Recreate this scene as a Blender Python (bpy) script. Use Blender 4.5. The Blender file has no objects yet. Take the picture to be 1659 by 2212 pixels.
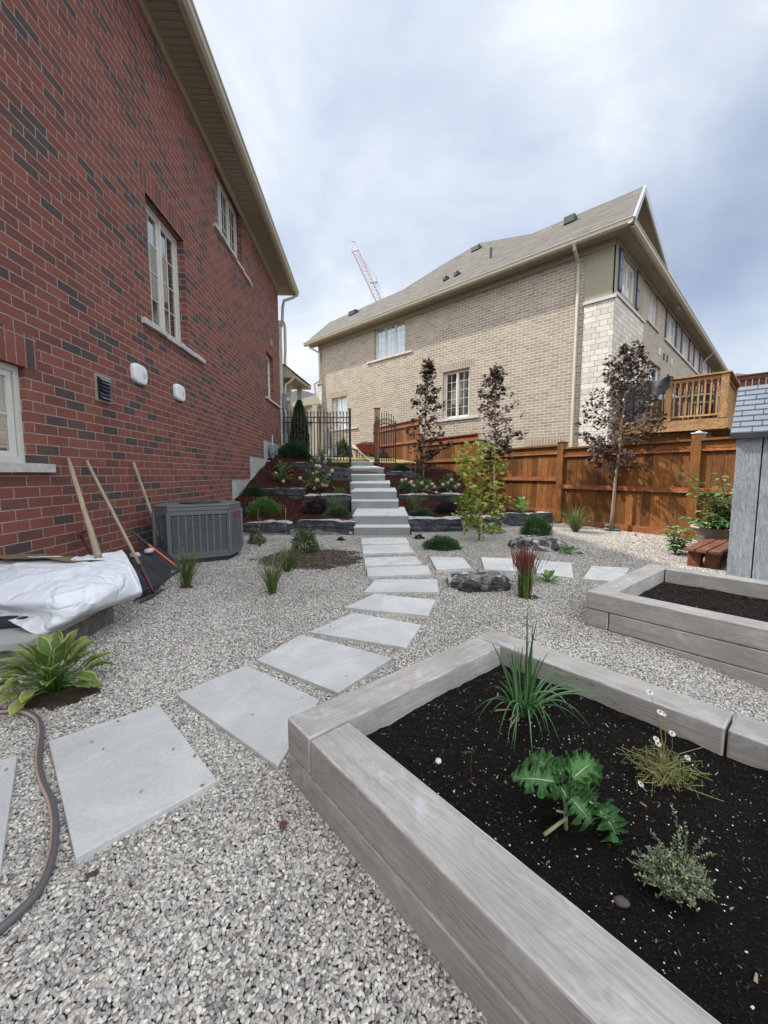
import bpy, bmesh, math, random
import numpy as np
from mathutils import Vector, Matrix, noise
random.seed(7); rng=np.random.default_rng(7)
S=bpy.context.scene; COL=S.collection
R=math.radians
# ---------------------------------------------------------------- camera model (survey of the garden)
F=865.0; PIT=math.atan(81/865.); H=1.05; CX,CY=829.5,1106.
_f=Vector((0,math.cos(PIT),-math.sin(PIT))); _r=Vector((1,0,0)); _u=Vector((0,math.sin(PIT),math.cos(PIT)))
CAM=Vector((0,0,H))
def ray(x,y): return _f+_r*((x-CX)/F)-_u*((y-CY)/F)
def gp(x,y,z=0.0):
    d=ray(x,y); return CAM+d*((z-H)/d.z)
def atY(x,y,Y):
    d=ray(x,y); return CAM+d*(Y/d.y)
def pln(x,y,p,n):
    d=ray(x,y); n=Vector((n[0],n[1],0)); p=Vector((p[0],p[1],0)); return CAM+d*((n.dot(p-CAM))/n.dot(d))
def lerpk(x,ks):
    if x<=ks[0][0]: return ks[0][1]
    for (a,b),(c,d) in zip(ks,ks[1:]):
        if x<=c:
            t=(x-a)/(c-a); return b+(d-b)*t
    return ks[-1][1]
def sm(x,a,b):
    t=max(0,min(1,(x-a)/(b-a))); return t*t*(3-2*t)
ZL=[(6.95,0),(7.05,.2),(7.4,.26),(8.4,.36),(8.95,.43),(9.2,.6),(10.3,.93),(10.85,1.07),(11.2,1.27),(12.2,1.36),(13.4,1.44),(14.5,1.6),(17,1.8),(25,2.0),(60,2.0)]
ZR=[(7.3,0),(7.45,.18),(9.1,.36),(9.5,.56),(10.7,.84),(11.1,1.08),(12.3,1.3),(13.4,1.44),(14.5,1.6),(17,1.8),(25,2.0),(60,2.0)]
SH=[(.5,0),(1.4,.1),(2,.35),(2.6,.8),(3.2,1.3),(3.8,1.9),(5,3),(8,6)]
def gl(X,Y):
    zl=lerpk(Y,ZL)
    if X<-1.3 and Y>7: zl+=.22*sm(-X,1.3,3.0)*sm(Y,7.2,8.6)*(1-sm(Y,11.5,12.5))
    zr=lerpk(Y-lerpk(X,SH),ZR)
    t=sm(X,-.3,.3)
    z=zl*(1-t)+zr*t
    if X>1.4 and Y<2.9: z-=.085*sm(X,1.35,2.1)*max(0,min(1,(2.85-Y)/.8))
    return z
def gm(px,py):
    d=ray(px,py); t=.5
    while t<60:
        p=CAM+d*t
        if p.z<=gl(p.x,p.y): break
        t+=.01
    return Vector((p.x,p.y,gl(p.x,p.y)))
# ---------------------------------------------------------------- node helpers
def newmat(name):
    m=bpy.data.materials.new(name); m.use_nodes=True; nt=m.node_tree
    b=nt.nodes['Principled BSDF']; b.inputs['Roughness'].default_value=.8
    return m,nt,b
def N(nt,t,ins=None,**kw):
    n=nt.nodes.new(t)
    for k,v in kw.items(): setattr(n,k,v)
    if ins:
        for k,v in ins.items():
            if isinstance(v,bpy.types.NodeSocket): nt.links.new(v,n.inputs[k])
            else: n.inputs[k].default_value=v
    return n
def c4(c): return (c[0],c[1],c[2],1)
def ramp(nt,fac,stops,interp='LINEAR'):
    n=nt.nodes.new('ShaderNodeValToRGB'); cr=n.color_ramp; cr.interpolation=interp
    while len(cr.elements)<len(stops): cr.elements.new(.5)
    for e,(p,c) in zip(cr.elements,stops): e.position=p; e.color=c4(c)
    nt.links.new(fac,n.inputs[0]); return n.outputs[0]
def _pass(): pass
def mixc(nt,fac,a,b,bt='MIX'):
    n=nt.nodes.new('ShaderNodeMix'); n.data_type='RGBA'; n.blend_type=bt; n.clamp_result=False
    for i,v in ((0,fac),(6,a),(7,b)):
        if isinstance(v,bpy.types.NodeSocket): nt.links.new(v,n.inputs[i])
        elif i==0: n.inputs[0].default_value=v
        else: n.inputs[i].default_value=c4(v)
    return n.outputs[2]
def mth(nt,op,a,b=0.0):
    n=nt.nodes.new('ShaderNodeMath'); n.operation=op
    for i,v in ((0,a),(1,b)):
        if isinstance(v,bpy.types.NodeSocket): nt.links.new(v,n.inputs[i])
        else: n.inputs[i].default_value=v
    return n.outputs[0]
def coord(nt,kind='Object',scale=(1,1,1)):
    if kind=='UV': tc=nt.nodes.new('ShaderNodeUVMap').outputs[0]
    elif kind=='World': tc=nt.nodes.new('ShaderNodeNewGeometry').outputs['Position']
    else: tc=nt.nodes.new('ShaderNodeTexCoord').outputs[kind]
    mp=nt.nodes.new('ShaderNodeMapping'); mp.inputs['Scale'].default_value=scale
    nt.links.new(tc,mp.inputs[0]); return mp.outputs[0]
def noi(nt,vec,scale,detail=3,rough=.55,dist=0):
    return N(nt,'ShaderNodeTexNoise',{'Vector':vec,'Scale':scale,'Detail':detail,'Roughness':rough,'Distortion':dist}).outputs[0]
def bump(nt,b,h,strength=.3,dist=.01):
    n=N(nt,'ShaderNodeBump',{'Strength':strength,'Distance':dist,'Height':h}); nt.links.new(n.outputs[0],b.inputs['Normal'])
def island(nt): return nt.nodes.new('ShaderNodeNewGeometry').outputs['Random Per Island']
MATS={}
def M_plain(name,c,rough=.6,metal=0,var=.12,scale=6,bmp=.1,spec=.5):
    m,nt,b=newmat(name)
    v=coord(nt,'World'); n=noi(nt,v,scale,5)
    col=ramp(nt,n,[(.3,[x*(1-var) for x in c]),(.7,[min(1,x*(1+var)) for x in c])])
    nt.links.new(col,b.inputs['Base Color']); b.inputs['Roughness'].default_value=rough; b.inputs['Metallic'].default_value=metal
    b.inputs['Specular IOR Level'].default_value=spec
    if bmp: bump(nt,b,noi(nt,v,scale*12,4),bmp,.004)
    return m
def M_brick(name,stops,mortar,bw=.267,rh=.089,ms=.0055,var=.25,bmp=.6,interp='LINEAR',offs=.5,sq=1.,bd=.006):
    m,nt,b=newmat(name); uv=coord(nt,'UV')
    wob=N(nt,'ShaderNodeTexNoise',{'Vector':uv,'Scale':14.,'Detail':2.})
    uv2=N(nt,'ShaderNodeVectorMath',{0:wob.outputs[1],1:(.5,.5,.5)},operation='SUBTRACT').outputs[0]
    uv2=N(nt,'ShaderNodeVectorMath',{0:uv2,'Scale':.004},operation='SCALE').outputs[0]
    uv2=N(nt,'ShaderNodeVectorMath',{0:uv2,1:uv},operation='ADD').outputs[0]
    br=N(nt,'ShaderNodeTexBrick',{'Vector':uv2,'Color1':(0,0,0,1),'Color2':(1,1,1,1),'Mortar':(.5,.5,.5,1),'Scale':1.,'Mortar Size':ms,'Mortar Smooth':.15,'Bias':0.,'Brick Width':bw,'Row Height':rh})
    br.offset=offs; br.squash=sq; br.squash_frequency=2
    col=ramp(nt,br.outputs['Color'],stops,interp)
    n1=noi(nt,uv,60,5,.7); n2=noi(nt,uv,2.2,4)
    col=mixc(nt,var,col,ramp(nt,n1,[(.3,(.0,.0,.0)),(.7,(1,1,1))]),'OVERLAY')
    col=mixc(nt,.18,col,ramp(nt,n2,[(.3,(.2,.2,.2)),(.7,(.8,.8,.8))]),'OVERLAY')
    mc=mixc(nt,.35,mortar,ramp(nt,noi(nt,uv,25,4),[(.3,(.2,.2,.2)),(.7,(.9,.9,.9))]),'OVERLAY')
    col=mixc(nt,br.outputs['Fac'],col,mc)
    nt.links.new(col,b.inputs['Base Color']); b.inputs['Roughness'].default_value=.9
    b.inputs['Specular IOR Level'].default_value=.25
    h=mth(nt,'SUBTRACT',mth(nt,'MULTIPLY',n1,.25),br.outputs['Fac'])
    bump(nt,b,h,bmp,bd); return m
def M_wood(name,cs,grain=1.0,rough=.65,var=.5,white=0,bmp=.35,knots=True,ringw=.22):
    m,nt,b=newmat(name); uv=coord(nt,'UV'); r=island(nt)
    off=N(nt,'ShaderNodeCombineXYZ',{'X':mth(nt,'MULTIPLY',r,37.),'Y':mth(nt,'MULTIPLY',r,17.),'Z':mth(nt,'MULTIPLY',r,9.)}).outputs[0]
    uvo=N(nt,'ShaderNodeVectorMath',{0:uv,1:off},operation='ADD').outputs[0]
    st=N(nt,'ShaderNodeVectorMath',{0:uvo,1:(1.3,9.0,1.)},operation='MULTIPLY').outputs[0]
    big=noi(nt,st,1.6*grain,3,.6,1.2)
    ring=mth(nt,'SINE',mth(nt,'MULTIPLY',big,60.))
    st2=N(nt,'ShaderNodeVectorMath',{0:uvo,1:(4,140.,1.)},operation='MULTIPLY').outputs[0]
    fine=noi(nt,st2,1.*grain,4,.7)
    g=mth(nt,'ADD',mth(nt,'MULTIPLY',ring,ringw),fine)
    col=ramp(nt,g,[(.25,cs[0]),(.55,cs[1]),(.85,cs[2])])
    col=mixc(nt,var,col,ramp(nt,r,[(0,(.25,.25,.25)),(1,(.75,.75,.75))]),'OVERLAY')
    blot=noi(nt,uvo,5,4,.6)
    col=mixc(nt,.35,col,ramp(nt,blot,[(.3,(.25,.25,.25)),(.7,(.8,.8,.8))]),'OVERLAY')
    if white:
        w=ramp(nt,noi(nt,uvo,7,6,.75,1.5),[(.52,(0,0,0)),(.68,(1,1,1))])
        st3=N(nt,'ShaderNodeVectorMath',{0:uvo,1:(1.,4.,1.)},operation='MULTIPLY').outputs[0]
        w2=ramp(nt,noi(nt,st3,3,3),[(.45,(0,0,0)),(.62,(1,1,1))])
        wf=mth(nt,'MULTIPLY',mth(nt,'MULTIPLY',w,w2),white)
        col=mixc(nt,wf,col,(.62,.64,.68))
    nt.links.new(col,b.inputs['Base Color']); b.inputs['Roughness'].default_value=rough
    b.inputs['Specular IOR Level'].default_value=.3
    bump(nt,b,g,bmp,.004); return m
def M_leaf(name,stops,rough=.5,trans=.25,spec=.4,stripe=None):
    m,nt,b=newmat(name); r=island(nt)
    col=ramp(nt,r,stops)
    v=coord(nt,'World'); col=mixc(nt,.3,col,ramp(nt,noi(nt,v,40,3),[(.3,(.2,.2,.2)),(.7,(.8,.8,.8))]),'OVERLAY')
    if stripe:
        uv=nt.nodes.new('ShaderNodeUVMap').outputs[0]; s=N(nt,'ShaderNodeSeparateXYZ',{0:uv}).outputs[0]
        e=mth(nt,'ABSOLUTE',mth(nt,'SUBTRACT',s,.5))
        f=ramp(nt,e,[(.36,(0,0,0)),(.46,(1,1,1))])
        col=mixc(nt,mth(nt,'MULTIPLY',f,.8),col,stripe)
        vein=mth(nt,'SINE',mth(nt,'MULTIPLY',s,75.)); bump(nt,b,vein,.25,.003)
    nt.links.new(col,b.inputs['Base Color']); b.inputs['Roughness'].default_value=rough; b.inputs['Specular IOR Level'].default_value=spec
    if trans:
        out=nt.nodes['Material Output']; tr=N(nt,'ShaderNodeBsdfTranslucent',{'Color':col})
        mx=N(nt,'ShaderNodeMixShader',{0:trans,1:b.outputs[0],2:tr.outputs[0]}); nt.links.new(mx.outputs[0],out.inputs[0])
    return m
def M_glass(name,c,rough=.04,blind=False):
    m,nt,b=newmat(name); col=None
    if blind:
        s=N(nt,'ShaderNodeSeparateXYZ',{0:coord(nt,'UV')}).outputs[1]
        w=mth(nt,'SINE',mth(nt,'MULTIPLY',s,180.)); col=ramp(nt,w,[(0,[x*.45 for x in c]),(1,c)])
    else:
        v=coord(nt,'UV',(9,.8,1)); col=ramp(nt,noi(nt,v,1.,3),[(.35,[x*.6 for x in c]),(.65,[min(1,x*1.3) for x in c])])
    nt.links.new(col,b.inputs['Base Color'])
    b.inputs['Roughness'].default_value=rough; b.inputs['IOR'].default_value=3.2; b.inputs['Specular IOR Level'].default_value=.8
    return m
# ---------------------------------------------------------------- mesh helpers
class Fr:
    """local frame: u along, v outward, z up"""
    def __init__(s,o,d):
        s.o=Vector((o[0],o[1],o[2] if len(o)>2 else 0)); s.d=Vector((d[0],d[1],0)).normalized(); s.n=Vector((s.d.y,-s.d.x,0))
    def __call__(s,u,v,z): return s.o+s.d*u+s.n*v+Vector((0,0,z))
    def inv(s,p):
        q=Vector(p)-s.o; return q.dot(s.d),q.dot(s.n),q.z
ID=Fr((0,0,0),(1,0))
class MB:
    def __init__(s): s.v=[];s.f=[];s.uv=[];s.mi=[]
    def face(s,pts,uv=None,mi=0):
        b=len(s.v); s.v+= [tuple(p) for p in pts]; s.f.append(tuple(range(b,b+len(pts))))
        s.uv.append(uv or [(0,0)]*len(pts)); s.mi.append(mi)
    def box(s,fr,u0,u1,v0,v1,z0,z1,mi=0,along='u',zt=None):
        P=[fr(u,v,z) for z in (z0,z1) for v in (v0,v1) for u in (u0,u1)]
        L=[(u,v,z) for z in (z0,z1) for v in (v0,v1) for u in (u0,u1)]
        b=len(s.v); s.v+=[tuple(p) for p in P]
        sw={'u':lambda q:q,'v':lambda q:(q[1],q[0],q[2]),'z':lambda q:(q[2],q[1],q[0])}[along]
        for f,ax in (((0,1,5,4),1),((2,6,7,3),1),((0,4,6,2),0),((1,3,7,5),0),((0,2,3,1),2),((4,5,7,6),2)):
            s.f.append(tuple(b+i for i in f)); U=[]
            for i in f:
                q=L[i]
                if along=='u': w={1:(q[0],q[2]),0:(q[1],q[2]),2:(q[0],q[1])}[ax]
                elif along=='z': w={1:(q[2],q[0]),0:(q[2],q[1]),2:(q[0],q[1])}[ax]
                else: w={1:(q[0],q[2]),0:(q[1],q[2]),2:(q[1],q[0])}[ax]
                U.append(w)
            s.uv.append(U); s.mi.append(mi)
    def prism(s,poly,z0,z1,mi=0):
        n=len(poly); b=len(s.v)
        zz0=z0 if callable(z0) else (lambda x,y:z0); zz1=z1 if callable(z1) else (lambda x,y:z1)
        s.v+=[(p[0],p[1],zz0(*p[:2])) for p in poly]+[(p[0],p[1],zz1(*p[:2])) for p in poly]
        s.f.append(tuple(b+n+i for i in range(n))); s.uv.append([(p[0],p[1]) for p in poly]); s.mi.append(mi)
        s.f.append(tuple(b+i for i in range(n))[::-1]); s.uv.append([(p[0],p[1]) for p in poly][::-1]); s.mi.append(mi)
        a=0
        for i in range(n):
            j=(i+1)%n; l=(Vector(poly[i][:2])-Vector(poly[j][:2])).length
            s.f.append((b+i,b+j,b+n+j,b+n+i)); s.uv.append([(a,s.v[b+i][2]),(a+l,s.v[b+j][2]),(a+l,s.v[b+n+j][2]),(a,s.v[b+n+i][2])]); s.mi.append(mi); a+=l
    def tube(s,path,rad,n=8,mi=0,cap=True):
        path=[Vector(p) for p in path]
        if not hasattr(rad,'__len__'): rad=[rad]*len(path)
        b=len(s.v); ref=None; acc=0
        for i,p in enumerate(path):
            t=(path[min(i+1,len(path)-1)]-path[max(i-1,0)]).normalized()
            if ref is None: ref=Vector((0,0,1)) if abs(t.z)<.9 else Vector((1,0,0))
            x=(ref-t*ref.dot(t)).normalized(); y=t.cross(x); ref=x
            if i: acc+=(path[i]-path[i-1]).length
            for k in range(n):
                a=2*math.pi*k/n; q=p+(x*math.cos(a)+y*math.sin(a))*rad[i]; s.v.append(tuple(q))
        lens=[0]
        for i in range(1,len(path)): lens.append(lens[-1]+(path[i]-path[i-1]).length)
        for i in range(len(path)-1):
            for k in range(n):
                k2=(k+1)%n; s.f.append((b+i*n+k,b+i*n+k2,b+(i+1)*n+k2,b+(i+1)*n+k))
                s.uv.append([(lens[i],k/n),(lens[i],(k+1)/n),(lens[i+1],(k+1)/n),(lens[i+1],k/n)]); s.mi.append(mi)
        if cap:
            s.f.append(tuple(b+k for k in range(n))[::-1]); s.uv.append([(0,0)]*n); s.mi.append(mi)
            e=b+(len(path)-1)*n; s.f.append(tuple(e+k for k in range(n))); s.uv.append([(0,0)]*n); s.mi.append(mi)
    def build(s,name,mat,parent=None,smooth=False,bevel=0,loc=None,seg=2):
        V=[Vector(p) for p in s.v]
        if parent is not None: o=ORG[parent.name]
        elif loc is not None: o=Vector(loc)
        else:
            lo=Vector([min(p[i] for p in s.v) for i in range(3)]); hi=Vector([max(p[i] for p in s.v) for i in range(3)])
            o=Vector(((lo.x+hi.x)/2,(lo.y+hi.y)/2,lo.z))
        me=bpy.data.meshes.new(name); me.from_pydata([tuple(p-o) for p in V],[],s.f)
        uvl=me.uv_layers.new(name='UVMap'); flat=[c for f in s.uv for q in f for c in q]; uvl.data.foreach_set('uv',flat)
        for m in (mat if isinstance(mat,(list,tuple)) else [mat]): me.materials.append(m)
        me.polygons.foreach_set('material_index',s.mi)
        if smooth: me.polygons.foreach_set('use_smooth',[True]*len(me.polygons))
        me.update()
        ob=bpy.data.objects.new(name,me); COL.objects.link(ob)
        if parent is not None: ob.parent=parent
        else: ob.location=o
        ORG[ob.name]=o
        if bevel:
            bm=bmesh.new(); bm.from_mesh(me); bmesh.ops.remove_doubles(bm,verts=bm.verts,dist=1e-5); bmesh.ops.recalc_face_normals(bm,faces=bm.faces); bm.to_mesh(me); bm.free()
            md=ob.modifiers.new('b','BEVEL'); md.width=bevel; md.segments=seg; md.limit_method='ANGLE'
        return ob
ORG={}
def thing(name,label,cat,loc,group=None):
    o=bpy.data.objects.new(name,None); COL.objects.link(o); o.location=loc; o.empty_display_size=.1
    o['label']=label; o['category']=cat
    if group: o['group']=group
    ORG[o.name]=Vector(loc); return o
def tag(o,label,cat,group=None):
    o['label']=label; o['category']=cat
    if group: o['group']=group
    return o
def struct(o): o['kind']='structure'; return o
def stuff(o,label=None,cat=None):
    o['kind']='stuff'
    if label: o['label']=label; o['category']=cat
    return o
def nz(x,y,z=0): return noise.noise(Vector((x,y,z)))
# ---------------------------------------------------------------- materials
RED=[(0,(.235,.082,.061)),(.4,(.205,.071,.054)),(.66,(.17,.065,.052)),(.80,(.135,.063,.054)),(.88,(.088,.062,.057)),(1,(.073,.058,.056))]
m_red=M_brick('red_brick',RED,(.29,.25,.22),ms=.0048,var=.3,bw=.247,rh=.0865)
m_redsold=M_brick('red_soldier_brick',RED,(.26,.215,.185),ms=.0048,bw=.089,rh=.267,offs=0)
TAN=[(0,(.35,.295,.235)),(.5,(.30,.255,.205)),(1,(.25,.215,.175))]
m_tan=M_brick('tan_brick',TAN,(.58,.525,.43),bw=.267,rh=.089,ms=.0075)
m_tans=M_brick('tan_soldier_brick',[(0,(.33,.25,.20)),(1,(.25,.2,.16))],(.5,.45,.38),bw=.089,rh=.267,offs=0)
m_stone=M_brick('split_limestone',[(0,(.66,.60,.51)),(.35,(.58,.53,.46)),(.6,(.50,.46,.41)),(1,(.64,.62,.58))],(.27,.25,.22),bw=.36,rh=.15,ms=.006,var=.8,bmp=1.,offs=.37,sq=.55,bd=.035)
m_shing=M_brick('roof_shingles',[(0,(.125,.115,.10)),(1,(.078,.072,.064))],(.05,.047,.044),bw=.3,rh=.14,ms=.004,var=.5,offs=.4)
m_conc=M_plain('poured_concrete',(.36,.36,.34),.9,var=.2,scale=2,bmp=.4)
m_sill=M_plain('rock_face_sill',(.50,.47,.45),.9,var=.15,scale=14,bmp=1.)
m_trim=M_plain('almond_trim',(.44,.41,.33),.55,var=.04,bmp=.03)
m_soff=M_plain('soffit_vinyl',(.30,.265,.20),.6,var=.04,bmp=.03)
m_frame=M_plain('window_vinyl',(.62,.60,.55),.45,var=.04,bmp=0)
m_white=M_plain('white_plastic',(.75,.76,.78),.4,var=.05,bmp=0)
m_dark=M_plain('dark_metal',(.025,.026,.03),.5,var=.2,bmp=.05)
m_blk=M_plain('black_iron',(.012,.011,.012),.45,var=.2,bmp=.05)
m_grey=M_plain('galvanised_grey',(.20,.23,.25),.5,metal=.3,var=.15,bmp=.05)
m_pipe=M_plain('grey_pipe',(.40,.45,.50),.5,var=.1,bmp=0)
m_stucco=M_plain('stucco',(.27,.25,.19),.95,var=.06,scale=10,bmp=.6)
m_glass=M_glass('window_glass',(.03,.035,.035))
m_glassb=M_glass('window_glass_blinds',(.20,.22,.22),blind=True)
m_glassc=M_glass('window_glass_curtain_sky',(.42,.50,.50))  # pale base for curtains; on the end wall it paints white sky reflection
m_navy=M_plain('navy_shutter',(.035,.035,.07),.5,var=.1,bmp=0)
m_shutp=M_plain('shutter_panel',(.16,.18,.22),.5,var=.1,bmp=0)
m_fence=M_wood('stained_cedar',[(.07,.026,.008),(.165,.066,.018),(.31,.145,.046)],rough=.5,var=1.,ringw=.10,bmp=.2)
m_fencer=M_wood('stained_rail',[(.14,.045,.018),(.25,.085,.035),(.36,.15,.07)],rough=.5,var=.4)
m_deck=M_wood('deck_wood',[(.17,.085,.035),(.32,.18,.075),(.46,.28,.13)],rough=.6,var=.5)
m_deckd=M_wood('privacy_wood',[(.07,.022,.014),(.11,.036,.022),(.15,.055,.035)],rough=.6,var=.5)
m_bed=M_wood('woodlook_concrete',[(.30,.275,.245),(.39,.36,.325),(.45,.42,.385)],grain=1.,rough=.85,var=.2,white=.55,bmp=.35,ringw=.10)
m_bedge=M_plain('limed_edge',(.40,.385,.375),.85,var=.3,scale=11,bmp=.3)
m_bench=M_wood('bench_stain',[(.10,.035,.022),(.165,.065,.042),(.24,.11,.08)],rough=.55)
m_shed=M_wood('shed_resin',[(.17,.19,.205),(.235,.255,.27),(.30,.32,.335)],grain=.9,rough=.55,var=.06,bmp=.6)
m_shedr=M_plain('shed_roof_resin',(.115,.135,.165),.5,var=.15,scale=5,bmp=.3)
m_slab=None
def _slab():
    m,nt,b=newmat('paving_slab'); v=coord(nt,'World'); r=island(nt)
    n1=noi(nt,v,2.6,8,.66,1.1); n2=noi(nt,v,90,4,.7)
    col=ramp(nt,n1,[(.3,(.41,.41,.39)),(.5,(.49,.49,.47)),(.60,(.54,.54,.515)),(.72,(.61,.605,.575))])
    col=mixc(nt,.25,col,ramp(nt,n2,[(.3,(.3,.3,.3)),(.7,(.7,.7,.7))]),'OVERLAY')
    sp=ramp(nt,noi(nt,v,55,2),[(.20,(0,0,0)),(.235,(1,1,1))]); col=mixc(nt,.5,col,sp,'MULTIPLY')
    nt.links.new(col,b.inputs['Base Color']); b.inputs['Roughness'].default_value=.7; bump(nt,b,n2,.15,.003); return m
m_slab=_slab()
m_step=M_plain('cast_concrete_step',(.22,.235,.225),.85,var=.12,scale=3,bmp=.25)
m_stept=M_plain('step_tread',(.48,.49,.50),.8,var=.1,scale=3,bmp=.2)
def _rock(name,d,l,moss=0,th=(.33,.52,.63)):
    m,nt,b=newmat(name); v=coord(nt,'World')
    n1=noi(nt,v,7,9,.72,1.); n2=noi(nt,v,30,6,.7)
    col=ramp(nt,n1,[(th[0],d),(th[1],[(a+b_)/2.4 for a,b_ in zip(d,l)]),(th[2],l)])
    col=mixc(nt,.5,col,ramp(nt,n2,[(.3,(.1,.1,.1)),(.7,(.9,.9,.9))]),'OVERLAY')
    nr=N(nt,'ShaderNodeSeparateXYZ',{0:nt.nodes.new('ShaderNodeNewGeometry').outputs['Normal']}).outputs[2]
    if moss: col=mixc(nt,mth(nt,'MULTIPLY',ramp(nt,noi(nt,v,9,4),[(.52,(0,0,0)),(.58,(1,1,1))]),moss),col,(.03,.02,.012))
    nt.links.new(col,b.inputs['Base Color']); b.inputs['Roughness'].default_value=.92
    bump(nt,b,mth(nt,'ADD',n1,mth(nt,'MULTIPLY',n2,.5)),1.,.03); return m
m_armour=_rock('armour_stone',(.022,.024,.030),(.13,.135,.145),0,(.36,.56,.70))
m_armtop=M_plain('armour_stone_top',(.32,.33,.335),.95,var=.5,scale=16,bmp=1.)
m_boul=_rock('lichen_boulder',(.04,.041,.044),(.62,.61,.58),.85,(.43,.56,.62))
m_ledge=_rock('ledge_stone',(.15,.135,.115),(.29,.265,.23))
def _mulch(name,a,bb,c,s=70):
    m,nt,b=newmat(name); v=coord(nt,'World',(1,2.2,1)); n=noi(nt,v,s,5,.75); n2=noi(nt,v,6,3)
    col=ramp(nt,n,[(.32,a),(.52,bb),(.72,c)]); col=mixc(nt,.4,col,ramp(nt,n2,[(.3,(.25,.25,.25)),(.7,(.75,.75,.75))]),'OVERLAY')
    nt.links.new(col,b.inputs['Base Color']); b.inputs['Roughness'].default_value=1; b.inputs['Specular IOR Level'].default_value=.15
    bump(nt,b,n,1.,.03); return m
m_mulch=_mulch('dyed_mulch',(.014,.005,.004),(.042,.014,.010),(.09,.035,.025))
m_soil=_mulch('dark_soil',(.005,.004,.0035),(.014,.011,.009),(.034,.026,.020),90)
m_soil2=_mulch('dry_soil',(.014,.010,.007),(.03,.022,.017),(.06,.045,.035),60)
m_dirt=_mulch('dirt_patch',(.05,.033,.022),(.10,.07,.05),(.18,.14,.11),50)
m_lawn=_mulch('dry_lawn',(.14,.11,.05),(.26,.22,.11),(.36,.32,.18),20)
def _gbase():
    m,nt,b=newmat('gravel_base'); v=coord(nt,'World')
    vo=N(nt,'ShaderNodeTexVoronoi',{'Vector':v,'Scale':75.}); 
    col=ramp(nt,N(nt,'ShaderNodeSeparateXYZ',{0:vo.outputs['Color']}).outputs[0],[(0,(.10,.095,.095)),(.4,(.25,.235,.225)),(.7,(.33,.31,.285)),(1,(.45,.43,.40))])
    col=mixc(nt,ramp(nt,vo.outputs['Distance'],[(.25,(0,0,0)),(.6,(1,1,1))]),col,(.085,.08,.074))
    nt.links.new(col,b.inputs['Base Color']); b.inputs['Roughness'].default_value=.9
    bump(nt,b,mth(nt,'SUBTRACT',1.,vo.outputs['Distance']),1.,.012); return m
m_gbase=_gbase()
def _peb():
    m,nt,b=newmat('river_pebble'); r=N(nt,'ShaderNodeObjectInfo').outputs['Random']
    col=ramp(nt,r,[(0,(.17,.158,.15)),(.13,(.26,.245,.232)),(.3,(.38,.355,.33)),(.5,(.49,.46,.405)),(.65,(.40,.375,.355)),(.8,(.61,.57,.49)),(.93,(.71,.67,.59)),(1,(.35,.26,.19))])
    v=coord(nt,'World'); col=mixc(nt,.35,col,ramp(nt,noi(nt,v,180,3),[(.3,(.25,.25,.25)),(.7,(.75,.75,.75))]),'OVERLAY')
    col=mixc(nt,.3,col,ramp(nt,noi(nt,v,1.3,3),[(.35,(.3,.3,.3)),(.65,(.72,.71,.70))]),'OVERLAY')
    nt.links.new(col,b.inputs['Base Color']); b.inputs['Roughness'].default_value=.62; b.inputs['Specular IOR Level'].default_value=.35; return m
m_peb=_peb()
G_=lambda *a:[(p,c) for p,c in a]
m_jun=M_leaf('juniper_green',[(0,(.035,.085,.02)),(.5,(.075,.16,.035)),(1,(.15,.26,.06))],trans=.2)
m_junb=M_leaf('juniper_blue',[(0,(.018,.045,.022)),(.5,(.035,.085,.04)),(1,(.07,.14,.07))],trans=.12)
m_jund=M_leaf('yew_dark',[(0,(.010,.03,.010)),(.5,(.02,.055,.018)),(1,(.05,.10,.03))],trans=.12)
m_box=M_leaf('boxwood',[(0,(.025,.045,.012)),(.6,(.06,.10,.025)),(1,(.13,.17,.05))],trans=.15)
m_mugo=M_leaf('mugo_pine',[(0,(.015,.05,.01)),(.5,(.035,.10,.02)),(1,(.08,.17,.04))],trans=.12)
m_purp=M_leaf('purple_foliage',[(0,(.012,.009,.012)),(.6,(.03,.018,.025)),(1,(.065,.04,.05))],trans=.1)
m_map=M_leaf('bronze_maple_leaf',[(0,(.028,.016,.014)),(.5,(.065,.036,.030)),(.8,(.115,.070,.058)),(.93,(.13,.095,.035)),(1,(.17,.065,.025))],trans=.2,rough=.35,spec=.7)
m_lime=M_leaf('golden_maple_leaf',[(0,(.14,.18,.02)),(.4,(.26,.31,.045)),(.8,(.44,.47,.09)),(1,(.46,.38,.14))],trans=.4)
m_grass=M_leaf('grass_blade',[(0,(.04,.08,.02)),(.5,(.09,.15,.035)),(.85,(.16,.20,.07)),(1,(.32,.27,.14))],trans=.25)
m_blood=M_leaf('blood_grass_green',[(0,(.06,.11,.02)),(.7,(.12,.18,.04)),(1,(.2,.16,.06))],trans=.2)
m_bloodr=M_leaf('blood_grass_red',[(0,(.12,.03,.028)),(.6,(.22,.06,.055)),(1,(.33,.15,.12))],trans=.3)
m_plume=M_leaf('dry_plume',[(0,(.30,.22,.12)),(1,(.50,.40,.26))],trans=.2)
m_hosta=M_leaf('variegated_hosta',[(0,(.09,.17,.035)),(.6,(.17,.27,.06)),(1,(.33,.38,.10))],trans=.3,rough=.4,stripe=(.55,.56,.24))
m_hostg=M_leaf('green_hosta',[(0,(.06,.15,.035)),(1,(.16,.29,.07))],trans=.25,rough=.4)
m_hyd=M_leaf('hydrangea_leaf',[(0,(.035,.06,.02)),(.6,(.07,.11,.035)),(1,(.15,.17,.06))],trans=.2)
m_hydf=M_leaf('hydrangea_bloom',[(0,(.50,.50,.28)),(.6,(.66,.64,.46)),(1,(.60,.46,.36))],trans=.3)
m_chive=M_leaf('chive',[(0,(.04,.11,.04)),(.6,(.075,.18,.06)),(1,(.14,.25,.10))],trans=.15,rough=.35)
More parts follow.
